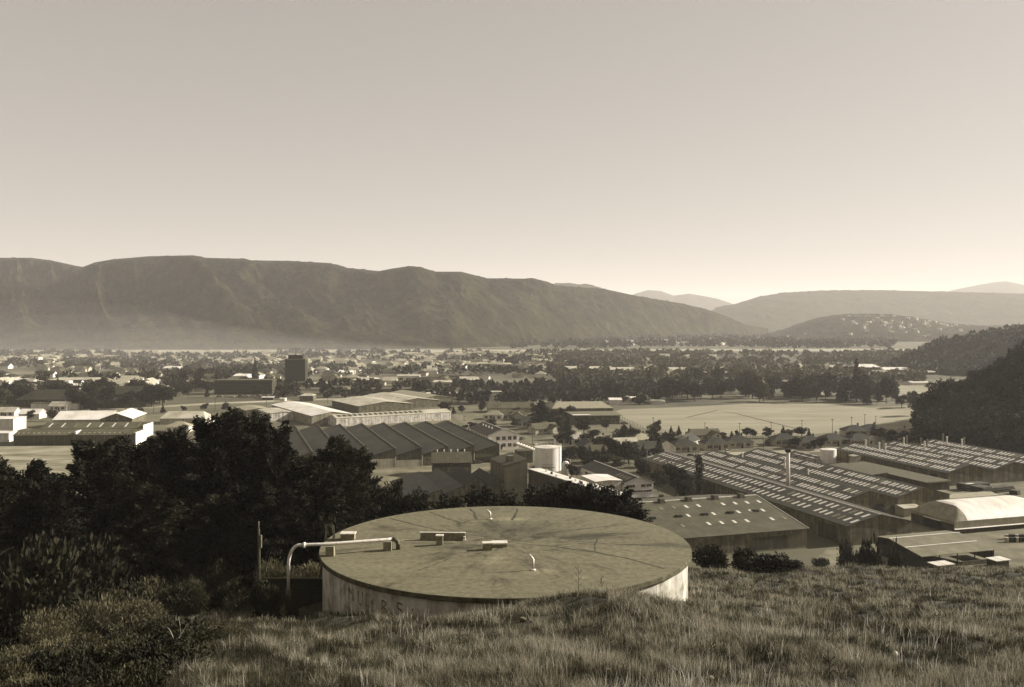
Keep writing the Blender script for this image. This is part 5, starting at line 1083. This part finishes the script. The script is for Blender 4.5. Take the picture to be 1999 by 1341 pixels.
for k in range(520):
    px = random.uniform(-20, 1120); y = random.uniform(1150, 1690); bx.append((at(px, y), y, random.uniform(9, 18), random.uniform(8, 11), 3, random.uniform(0, 3.14), 0))
mass_roofs('distant_town', bx, 'scatter of tiny pale roofs in the far hazy town below the hills', mat('mid_wall', .28), mat('mid_pale_roof', .3))
bx = []
for k in range(420):
    px = random.uniform(1090, 1640); y = CZ * F / random.uniform(30.5, 45) if random.random() < .8 else random.uniform(2200, 3300); bx.append((at(px, y), y, random.uniform(10, 20), 10, 3.5, random.uniform(0, 3.14), 0))
mass_roofs('distant_town', bx, 'line of tiny bright houses under the end of the long range', wwhite, rpale)
bx = []
dg = bpy.context.evaluated_depsgraph_get(); knoll = [o for o in bpy.data.objects if o.get('label', '').startswith('low wooded knoll')][0]
bpy.context.view_layer.update()
kv = np.empty(len(knoll.data.vertices) * 3, dtype=np.float32); knoll.data.vertices.foreach_get('co', kv); kv = kv.reshape(-1, 3)
for k in range(70):
    px = random.gauss(1760, 75); pyv = random.gauss(642, 8); y = random.uniform(2750, 3380); x = at(px, y)
    j = np.argmin((kv[:, 0] - x) ** 2 + (kv[:, 1] - y) ** 2); z = kv[j, 2]
    bx.append((x, y, random.uniform(8, 13), 8, 3, random.uniform(0, 3.14), float(max(0, z + 1.5))))
mass_roofs('hillside_houses', bx, 'tiny bright houses climbing the right flank of the wooded knoll', wpale, rpale)

# massed woods ------------------------------------------------------
def mass_wood(name, spots, m, label, seed, n=46, q_=3.2):
    """spots: arrays x, y, z, height, radius"""
    r_ = np.random.default_rng(seed); X = np.array(spots); N = len(X)
    u = r_.normal(0, 1, (N, n, 3)); u /= np.linalg.norm(u, axis=2, keepdims=True)
    rad = .55 + .45 * r_.random((N, n, 1)); c = X[:, None, :3].copy(); c[..., 2] += X[:, None, 3] * .55
    p = c + u * rad * np.stack([X[:, 4], X[:, 4], X[:, 3] * .46], 1)[:, None]
    sz = np.repeat(X[:, 4] / 4.5 * q_, n)[:, None]
    v, q = leaf_cloud(p.reshape(-1, 3), u.reshape(-1, 3), 1.0, .8, .6, seed)
    cen = np.repeat(p.reshape(-1, 3), 4, 0); v = cen + (v - cen) * np.repeat(sz, 4, 0)
    o = link(name, npmesh(name, v, q, m)); return tag(o, label, 'woodland', kind='stuff')
def rnd(n, px0, px1, Y0, Y1, h0, h1, cl=0, pw=1.0):
    s = []
    while len(s) < n:
        px = random.uniform(px0, px1); y = Y0 + (Y1 - Y0) * random.random() ** pw; x = at(px, y)
        if cl and math.sin(x * .012 + 1.3 * math.sin(y * .011)) + math.sin(y * .02 + x * .005) < cl - 1.2: continue
        if blocked(x, y, 3): continue
        h = random.uniform(h0, h1); s.append((x, y, 0, h, h * random.uniform(.42, .62)))
    return s
fw = leafmat('far_wood_foliage', .036, .1); fwl = leafmat('suburb_foliage', .055, .15)
mass_wood('town_trees', rnd(900, -20, 1130, 830, 1680, 5, 11, .9), fw, 'garden and street trees massed through the hazy town', 71, 40)
mass_wood('suburb_trees', rnd(1150, 1080, 1800, 860, 1680, 5, 11, .5), fwl, 'dense trees massed through the leafy suburb beyond the field', 72, 40)
mass_wood('far_trees', rnd(900, 1000, 1750, 1980, 3300, 9, 17, .9), fw, 'far dark tree patches across the valley mouth', 73, 24, 4.5)
mass_wood('near_town_trees', rnd(240, 330, 1300, 640, 830, 5, 10, .9), fw, 'bushy trees massed along the railway and town edge', 74, 60)
def on_hill(lab, n, h0, h1, t_lim=1.2, pick=None):
    o = [o for o in bpy.data.objects if o.get('label', '').startswith(lab)][0]; vv_ = np.empty(len(o.data.vertices) * 3, dtype=np.float32); o.data.vertices.foreach_get('co', vv_); vv_ = vv_.reshape(-1, 3)
    vv_ = vv_[(vv_[:, 2] > .2)]; idx = np.random.default_rng(5).choice(len(vv_), n); out = []
    for i in idx: h = random.uniform(h0, h1); out.append((vv_[i, 0] + random.uniform(-2, 2), vv_[i, 1] + random.uniform(-2, 2), vv_[i, 2] - 1.5, h, h * random.uniform(.38, .55)))
    return out
spm = leafmat('spur_foliage', .022, .08); spm.node_tree.nodes['Noise Texture'].inputs['Scale'].default_value = .11
mass_wood('spur_woodland', on_hill('near wooded spur', 1150, 7, 13), spm, 'thick dark woodland covering the near spur on the right', 75, 340, .62)
mass_wood('spur_woodland', on_hill('middle wooded spur', 1500, 6, 12), LEAFM['dark'], 'woodland covering the middle spur on the right', 76, 40, 3)
o_ = [o for o in bpy.data.objects if o.get('label', '').startswith('near wooded spur')][0]; vv_ = np.empty(len(o_.data.vertices) * 3, dtype=np.float32); o_.data.vertices.foreach_get('co', vv_); vv_ = vv_.reshape(-1, 3)
vv_ = vv_[(vv_[:, 0] / vv_[:, 1] < .62) & (vv_[:, 1] < 525) & (vv_[:, 2] > 1)]
for k, i in enumerate(np.random.default_rng(8).choice(len(vv_), 130, replace=False)):
    pr_ = (RT[0], RT[2], CN[0], RT[0], RT[2], RT[1])[k % 6]; hh = random.uniform(8, 14); kk_ = k % 6
    put_tree('tree', pr_, *[float(c) for c in vv_[i] - np.array([0, 0, 1.0])], hh / 9.8, k, ('dark rounded tree on the face of the near wooded spur', 'dark pointed tree on the face of the near wooded spur', 'lighter rounded tree on the face of the near wooded spur')[1 if kk_ == 2 else 2 if kk_ == 5 else 0], 'tree', ('dark rounded trees on the near spur', 'dark pointed trees on the near spur', 'lighter rounded trees on the near spur')[1 if kk_ == 2 else 2 if kk_ == 5 else 0], sw=hh / 10 * random.uniform(.9, 1.3))
# skyline pines on the middle spur
for k, (px, py, Y, w_, lab) in enumerate([(1918, 643, 1180, 5.5, 'left of the two flat topped pines on the spur skyline'), (1943, 641, 1180, 5.5, 'right of the two flat topped pines on the spur skyline')]):
    x_ = at(px, Y); top = zat(py, Y); put_tree('pine_tree', RT[k % 2], x_, Y, top - 15, 1.55, k, lab, 'pine', sw=w_ / 4.6)
# forest trees in front of the near spur, each its own
k = 0
for (px, pyb) in [(1795, 866), (1812, 874), (1826, 878), (1850, 884), (1880, 887), (1910, 889), (1940, 892), (1970, 894), (1995, 896), (1800, 846), (1806, 828), (1816, 812), (1830, 800)]:
    x_, y_ = G(px, pyb); hh = random.uniform(10, 15); k += 1
    if k > 9: y_ = 455; x_ = at(px, y_)
    z_ = max(0, zat(pyb, y_))
    put_tree('tree', RT[(k % 2) * 2], x_, y_, z_, hh / 9.6, k, 'dark tree on the lower edge of the near wooded spur', 'tree', 'dark trees along the lower edge of the near spur', sw=hh / 10)
# distinct small objects ------------------------------------------
pole_me = None
for (px, pb, pt, k) in [(1275, 842, 815, 0), (1376, 845, 825, 1), (1444, 849, 826, 2), (1505.5, 851, 824, 3), (1565.5, 841, 820, 4), (1625, 845, 818, 5), (1662.5, 838, 814, 6), (1688, 835, 809, 7), (1709.5, 830, 812, 8)]:
    x_, y_ = G(px, pb); h = (pb - pt) / F * y_
    if k == 0:
        lp = empty('lamp_post', (x_, y_, 0), 0, 'slim dark pole along the near edge of the sports field', 'pole', 'poles along the near edge of the sports field'); b = MB(); b.tube([(0, 0, 0), (0, 0, 6.8)], [.16, .1], 6); b.build('pole', steelm, lp); b = MB(); b.box(-.6, .6, -.1, .1, 6.5, 6.75); b.build('crossarm', steelm, lp); o = lp
    else: o = copy_tree(lp); o.location = (x_, y_, 0)
    o.scale = (1, 1, h / 6.8)
for (px, pb, pt, lab) in [(1098, 870, 829, 'tall utility pole behind the white tank'), (1196, 895, 842, 'tall utility pole among the garden houses'), (1206, 908, 860, 'pale utility pole beside the drooping garden tree'), (906, 822, 812, 'short white post at the street junction'), (1007, 858, 838, 'thin pole at the corner of the two storey building'), (1197, 716, 700, 'pale mast with lamp head in front of the long pale roof'), (1664, 872, 840, 'tall flue pole beside the dark hipped house'), (1136, 785, 757, 'slim pole by the railway trees'), (910, 700, 682, 'dark tower mast on the riverbank')]:
    x_, y_ = G(px, pb); h = (pb - pt) / F * y_; q = empty('utility_pole', (x_, y_, 0), 0, lab, 'pole'); b = MB(); b.tube([(0, 0, 0), (0, 0, h)], [.17, .12], 6); b.build('pole', mat('pole_wood', .10), q); b = MB(); b.box(-.9, .9, -.08, .08, h - .6, h - .45); b.build('crossarm', mat('pole_wood', .1), q)
# cars
carp = empty('parked_car', (0, 0, 0)); cpaint = mat('car_paint_pale', .45, rough=.35, spec=.6); cdark = mat('car_paint_dark', .08, rough=.35, spec=.6)
def car_proto(m):
    t = empty('parked_car', (0, 0, 0)); b = MB()
    b.hull([(x, -.8, z) for x, z in ((-2.1, .35), (2.1, .35), (2.15, .7), (1.2, .9), (-1.9, .95), (-2.15, .7))], [(x, .8, z) for x, z in ((-2.1, .35), (2.1, .35), (2.15, .7), (1.2, .9), (-1.9, .95), (-2.15, .7))]); b.build('body', m, t)
    b = MB(); b.hull([(-1.7, -.72, .952), (1.15, -.72, .905), (1.15, .72, .905), (-1.7, .72, .952)], [(-1.2, -.58, 1.36), (.45, -.58, 1.38), (.45, .58, 1.38), (-1.2, .58, 1.36)]); b.build('cabin_glass', glass, t)
    b = MB(); b.box(-1.15, .4, -.56, .56, 1.383, 1.42); b.build('roof', m, t)
    for x in (-1.35, 1.35):
        for y in (-.78, .78):
            b = MB(); b.tube([(x, y - .1, .32), (x, y + .1, .32)], .32, 10); b.build('wheel', doorm, t)
    return t
bpy.data.objects.remove(carp); CP = [car_proto(cpaint), car_proto(cdark)]; cu = [0, 0]
def put_car(px, py, rz, lab, j):
    x_, y_ = G(px, py); o = CP[j] if not cu[j] else copy_tree(CP[j]); cu[j] = 1; o.location = (x_, y_, .03); o.rotation_euler = (0, 0, rz); tag(o, lab, 'car', lab)
for k in range(20): put_car(1552 + (k % 10) * 4.8, 886 + (k // 10) * 6 + (k % 10) * 1.2, ROT + 1.57 + random.uniform(-.1, .1), ('pale' if k % 3 else 'dark') + ' car parked in rows left of the small white tank', 0 if k % 3 else 1)
for k in range(5): put_car(1560 + k * 8, 905 + k * 1.8, ROT + random.uniform(-.3, .3), ('pale' if k % 2 else 'dark') + ' car parked along the roof edge below the car rows', k % 2)
for k in range(22): put_car(430 + k * 12.5 + random.uniform(-3, 3), 776 - k * .35 + random.uniform(-1, 1), random.uniform(-.1, .2), ('pale' if k % 3 else 'dark') + ' car parked beside the town road', 0 if k % 3 else 1)
for k in range(12): put_car(1000 + k * 4.5, 772 + (k % 3), random.uniform(-.2, .6), ('pale' if k % 3 else 'dark') + ' car in the cluster beside the railway', 0 if k % 3 else 1)
for k in range(46): put_car(1690 + (k % 23) * 4.4, 736 + (k // 23) * 3.4 , random.uniform(-.2, .2), 'bright car parked in the packed yard below the wooded spur', 0)
for k, (px, py) in enumerate([(930, 905), (1035, 885), (690, 922), (1850, 1010), (1900, 1002), (1945, 1000), (1640, 1000), (1690, 995), (1290, 975), (905, 838), (930, 850), (1600, 945), (1780, 1003), (1420, 884), (1350, 892)]): put_car(px, py, ROT + k * 1.3, ('pale' if k % 2 else 'dark') + ' car standing in the factory yards and streets', (k + 1) % 2)
put_car(1218, 828, .2, 'dark car parked on the school lawn', 1); put_car(1020, 858, 1.2, 'dark car by the two storey building', 1)
# junk machinery in the yard on the right
for k, (px, py, w_, d_, h_, lab) in enumerate([(1912, 958, 11, 5, 2.3, 'long dark stack of timber at the back of the yard'), (1955, 962, 14, 4, 1.8, 'low dark stack of timber at the right of the yard'), (1929, 966, 5.5, 5, 2.6, 'dark boxy crate heap in front of the timber stacks'), (1990, 966, 3, 3, 1.4, 'small bin beside the timber stacks'), (1899, 967, 5, 2, 1.1, 'low pallet pile left of the crate heap')]):
    x_, y_ = G(px, py); t_ = empty('timber_stack', (x_, y_, 0), ROT + .1 * k, lab, 'stack'); g = random.Random(k)
    for i in range(6):
        z_ = i * h_ / 6; partbox('board_layer', t_, wdark if i % 2 else timb, -w_/2 + g.uniform(0, .7), w_/2 - g.uniform(0, .7), g.uniform(0, .4), d_ - g.uniform(0, .4), z_ + .003, z_ + h_ / 6)
    if k < 2: partbox('sheet', t_, rwhite, -w_/2 + 1.5, -w_/2 + 4.2, .8, 2.2, h_ + .005, h_ + .1)
for k in range(12):
    x_, y_ = G(1965 + (k % 6) * 6.5, 1052 + (k // 6) * 6); b = MB(); b.lathe([(.5, 0), (.52, .6), (.5, 1.2)], 12)
    o = b.build('oil_drum', doorm if k % 3 else wpale); o.location = (x_ + random.uniform(-.3, .3), y_, .02); tag(o, ('dark' if k % 3 else 'pale') + ' drum in the heap at the right edge of the yard', 'drum', ('dark' if k % 3 else 'pale') + ' drums in the yard heap')
b = MB(); b.box(-3.0, 3.2, -2.5, 2.5, -.5, 5.0); o = b.build('deck', wdark, pf); pf.location = (*G(1022, 902), 0)
x_, y_ = G(700, 1000)
# fences along the field and a low white wall by the office
def fence(name, pts, h, m, lab, posts=3.0):
    P_ = [Vector((*G(*p), 0)) for p in pts]; t = empty(name, P_[0], 0, lab, 'fence'); b = MB(); L_ = [p - P_[0] for p in P_]
    b.tube([p + Vector((0, 0, h)) for p in L_], .05, 4); b.tube([p + Vector((0, 0, h * .5)) for p in L_], .05, 4); b.build('rail', m, t)
    for a_, c_ in zip(L_[:-1], L_[1:]):
        n = max(1, int((c_ - a_).length / posts))
        for k in range(n): q = MB(); p = a_ + (c_ - a_) * k / n; q.box(p.x - .08, p.x + .08, p.y - .08, p.y + .08, 0, h + .1); q.build('post', m, t)
fence('fence', [(1190, 806), (1255, 838), (1330, 851), (1440, 853), (1560, 851)], 1.5, steelm, 'thin dark fence along the near edge of the sports field', 6)
fence('fence', [(1212, 988), (1290, 983), (1345, 978)], 1.2, trimw, 'low white fence below the gabled office', 4)
fence('fence', [(884, 812), (920, 836), (942, 848)], 1.6, trimw, 'white picket fence beside the back of the sawtooth factory', 4)

# ------------------------------------------------------------------ foreground grass
def grass(name, n, seed, label, m, hmin, hmax, wid, y0, y1, thresh, lean=.35, px0=-90, px1=2090, sc_=3.2, tuft=1.0):
    r_ = np.random.default_rng(seed)
    nt_ = n // 22; tpx = r_.uniform(px0, px1, nt_); tY = y0 * (y1 / y0) ** r_.random(nt_); tX = (tpx - HX) / F * tY; ts = r_.uniform(.65, 1.3, nt_)
    ti = r_.integers(0, nt_, n); oa = r_.uniform(0, 2 * np.pi, n); orad = np.abs(r_.normal(0, 1, n)) * .16 * np.sqrt(tY[ti] / 28) * tuft
    ox, oy = np.cos(oa) * orad, np.sin(oa) * orad; X, Y = tX[ti] + ox, tY[ti] + oy; TS = ts[ti]
    nz = fbm(X + 200, Y + 10, sc_, 91, 4); nz2 = fbm(X + 300, Y + 40, sc_ * .35, 92, 3)
    d = np.hypot(X + .53, Y - 75); keep = (d > 15.05) & thresh(nz, nz2, X, Y)
    keep &= ~((X < -14) & (X > -20.6) & (Y > 66) & (Y < 74.5))
    X, Y, nz, nz2, oa, TS = X[keep], Y[keep], nz[keep], nz2[keep], oa[keep], TS[keep]; n = len(X); Z = hz(X, Y) - .03
    # clumps: pull blades towards tuft centres
    h = (hmin + (hmax - hmin) * np.clip(.5 * r_.random(n) + .9 * (nz2 - .2), 0, 1.1)) * TS; w = wid * np.clip(Y / 32, 1, 3) * r_.uniform(.7, 1.4, n)
    a = r_.uniform(0, 2 * np.pi, n); dx, dy = np.cos(a), np.sin(a)                      # blade width direction
    wa = oa + r_.normal(0, .7, n); le = np.abs(r_.normal(0, lean, n)) * h; lx, ly = np.cos(wa) * le , np.sin(wa) * le
    v = np.empty((n, 6, 3)); 
    for k, (f, wf) in enumerate(((0, 1), (.55, .8), (1, .12))):
        cx, cy, cz = X + lx * f ** 2, Y + ly * f ** 2, Z + h * f * np.sqrt(np.clip(1 - (le / h) ** 2 * f * .4, .3, 1))
        for s, sg in enumerate((-1, 1)):
            v[:, k * 2 + s, 0] = cx + dx * w * wf * sg / 2; v[:, k * 2 + s, 1] = cy + dy * w * wf * sg / 2; v[:, k * 2 + s, 2] = cz
    i = np.arange(n)[:, None] * 6; q = np.stack([i + np.array([[0, 1, 3, 2]]), i + np.array([[2, 3, 5, 4]])], 1).reshape(-1, 4)
    return tag(link(name, npmesh(name, v.reshape(-1, 3), q, m)), label, 'grass', kind='stuff')
def grassmat(name, lo, mid, hi, scale=.35):
    m = bpy.data.materials.new(name); m.use_nodes = True; t = m.node_tree; b = t.nodes['Principled BSDF']; b.inputs['Roughness'].default_value = .7; b.inputs['Specular IOR Level'].default_value = .2
    g = nd(t, 'ShaderNodeNewGeometry'); n = nd(t, 'ShaderNodeTexNoise'); n.inputs['Scale'].default_value = scale; n.inputs['Detail'].default_value = 5; t.links.new(g.outputs['Position'], n.inputs['Vector'])
    ad = nd(t, 'ShaderNodeMath', operation='MULTIPLY_ADD'); ad.inputs[1].default_value = .75; t.links.new(g.outputs['Random Per Island'], ad.inputs[0]); t.links.new(n.outputs[0], ad.inputs[2])
    col = ramp(t, ad.outputs[0], [(.4, S(lo)), (.8, S(mid)), (1.2, S(hi))]); t.links.new(col, b.inputs['Base Color'])
    tr = nd(t, 'ShaderNodeBsdfTranslucent'); t.links.new(col, tr.inputs[0]); mx = nd(t, 'ShaderNodeMixShader'); mx.inputs[0].default_value = .3
    t.links.new(b.outputs[0], mx.inputs[1]); t.links.new(tr.outputs[0], mx.inputs[2]); t.links.new(mx.outputs[0], t.nodes['Material Output'].inputs[0]); return m
dry = grassmat('dry_grass', .05, .16, .42); grn = grassmat('green_grass', .014, .04, .10)
left = lambda X, Y: -X > .16 * Y          # the shaded scrubby left corner
grass('grass', 560000, 1, 'long dry seeding grass covering the hillside in front of the reservoir', dry, .18, .7, .0105, 25, 118, lambda a, b, X, Y: (a > .45) & (b > .34) & (a - np.clip((-X / Y - .10) * 2.0, 0, .4) * (1 - np.clip(1.3 * np.exp(-((X / Y + .31) / .07) ** 2 - ((Y - 72) / 11) ** 2) + .75 * np.exp(-((X / Y + .27) / .1) ** 4 - ((Y - 34) / 11) ** 4), 0, 1)) > .45), .55, sc_=2.4)
grass('undergrowth', 380000, 2, 'low darker grass and weeds between the dry tussocks', grn, .12, .5, .016, 25, 122, lambda a, b, X, Y: (a > .12) | (b > .4), .8)
grass('seed_stalks', 7000, 3, 'thin pale seed stalks standing above the grass', grassmat('seed_stalk', .25, .4, .6), .5, 1.0, .012, 26, 80, lambda a, b, X, Y: (a - np.clip((-X / Y - .10) * 2.0, 0, .4) > .47), .3, tuft=7.0)
for k, (px, pb, h) in enumerate([(300, 806, 8), (420, 800, 8), (520, 792, 8), (640, 787, 8), (760, 781, 8), (905, 776, 8), (1060, 772, 8), (1150, 767, 8), (1250, 762, 8), (960, 838, 8), (1040, 868, 8), (1120, 899, 8), (1290, 905, 8), (1390, 893, 8), (1490, 890, 8), (120, 776, 8), (260, 774, 8), (700, 766, 8), (860, 762, 8)]):
    x_, y_ = G(px, pb); q = empty('utility_pole', (x_, y_, 0), R(20), 'dark wooden utility pole along ' + ('the railway corridor' if k < 9 else 'the street behind the sawtooth factory' if k < 12 else 'the back street behind the sheds' if k < 15 else 'the town road'), 'pole', 'utility poles along ' + ('the railway' if k < 9 else 'the factory street' if k < 12 else 'the back street' if k < 15 else 'the town road')); b = MB(); b.tube([(0, 0, 0), (0, 0, h)], [.16, .11], 6); b.build('pole', mat('pole_wood', .06), q); b = MB(); b.box(-1, 1, -.08, .08, h - .7, h - .55); b.build('crossarm', mat('pole_wood', .06), q)
for k in range(26):
    px, Y = random.uniform(500, 1990), 28 * (95 / 28) ** random.random(); x_ = at(px, Y)
    if math.hypot(x_, Y - 75) < 16.5: continue
    h = random.uniform(.8, 1.5); t_ = empty('weed', (x_, Y, float(hz(x_, Y))), random.uniform(0, 6), 'dark dead weed stalk standing in the hillside grass', 'weed', 'dead weed stalks in the grass'); b = MB(); b.tube([(0, 0, 0), (.05, 0, h * .6), (.12, 0, h)], [.016, .012, .006], 5)
    for j in range(7): b.tube([(.04, 0, h * (.35 + .08 * j)), (.04 + .2 * (-1) ** j, .1 * math.sin(j * 2), h * (.5 + .08 * j))], [.008, .022], 4)
    b.build('stem', mat('dead_weed', .06), t_)
for k in range(12):
    px, Y = random.uniform(450, 1950), random.uniform(29, 50); x_ = at(px, Y); b = MB(); s_ = random.uniform(.06, .15); b.lathe([(s_ * .8, -.1), (s_, s_ * .3), (s_ * .7, s_ * .7), (.02, s_ * .8)], 9); o = b.build('stone', mat('field_stone', .18, scale=6)); o.location = (x_, Y, float(hz(x_, Y)) + .12); o.scale = (1.3, .8, 1); o.rotation_euler = (.2, .1, k); tag(o, 'small grey stone lying in the hillside grass', 'stone', 'small stones in the grass')
# dead branch in the scrub bottom left and a few tall weeds
bp_ = at(320, 36); zb = float(hz(bp_, 36)); db = empty('dead_branch', (bp_, 36, zb), 0, 'bare pale dead branch sticking up at the bottom left', 'branch')
b = MB(); b.tube([(-.1, 0, 0), (.25, 0, .55), (.62, .1, 1.2), (.9, .1, 1.65)], [.035, .028, .02, .01], 6); b.tube([(.45, .05, .9), (.2, .1, 1.4), (.1, .1, 1.5)], [.018, .012, .006], 5); b.tube([(.62, .1, 1.2), (.6, .1, 1.6), (.5, .2, 1.9)], [.015, .01, .005], 5); b.tube([(.25, 0, .55), (.7, -.1, .8)], [.015, .006], 5); b.build('bough', mat('dead_wood', .4), db)
for k, (px, Y, h, lab) in enumerate([(1128, 55, 2.0, 'tall dry weed rising in front of the reservoir rim'), (1640, 52, 1.2, 'thin weed on the right slope'), (1740, 60, 1.5, 'wispy weed below the open shed')]):
    x_ = at(px, Y); z_ = float(hz(x_, Y)); t_ = empty('weed', (x_, Y, z_), 0, lab, 'weed'); b = MB(); b.tube([(0, 0, 0), (.05, 0, h * .6), (.02, 0, h)], [.02, .012, .006], 5)
    for j in range(6): b.tube([(.04, 0, h * (.3 + .1 * j)), (.04 + .18 * (-1) ** j, .05, h * (.42 + .1 * j))], [.008, .02], 4)
    b.build('stem', mat('dead_weed', .06), t_)
x_ = at(1748, 38); pst = tag(MB().build('x', trimw) if False else None) if False else None
b = MB(); b.lathe([(.10, 0), (.11, .12), (.05, .2), (.01, .22)], 14); o = b.build('stone', cwht, None, True); o.location = (x_, 38, float(hz(x_, 38)) + .35); tag(o, 'pale rounded stone peeping out of the grass at the lower right', 'stone')
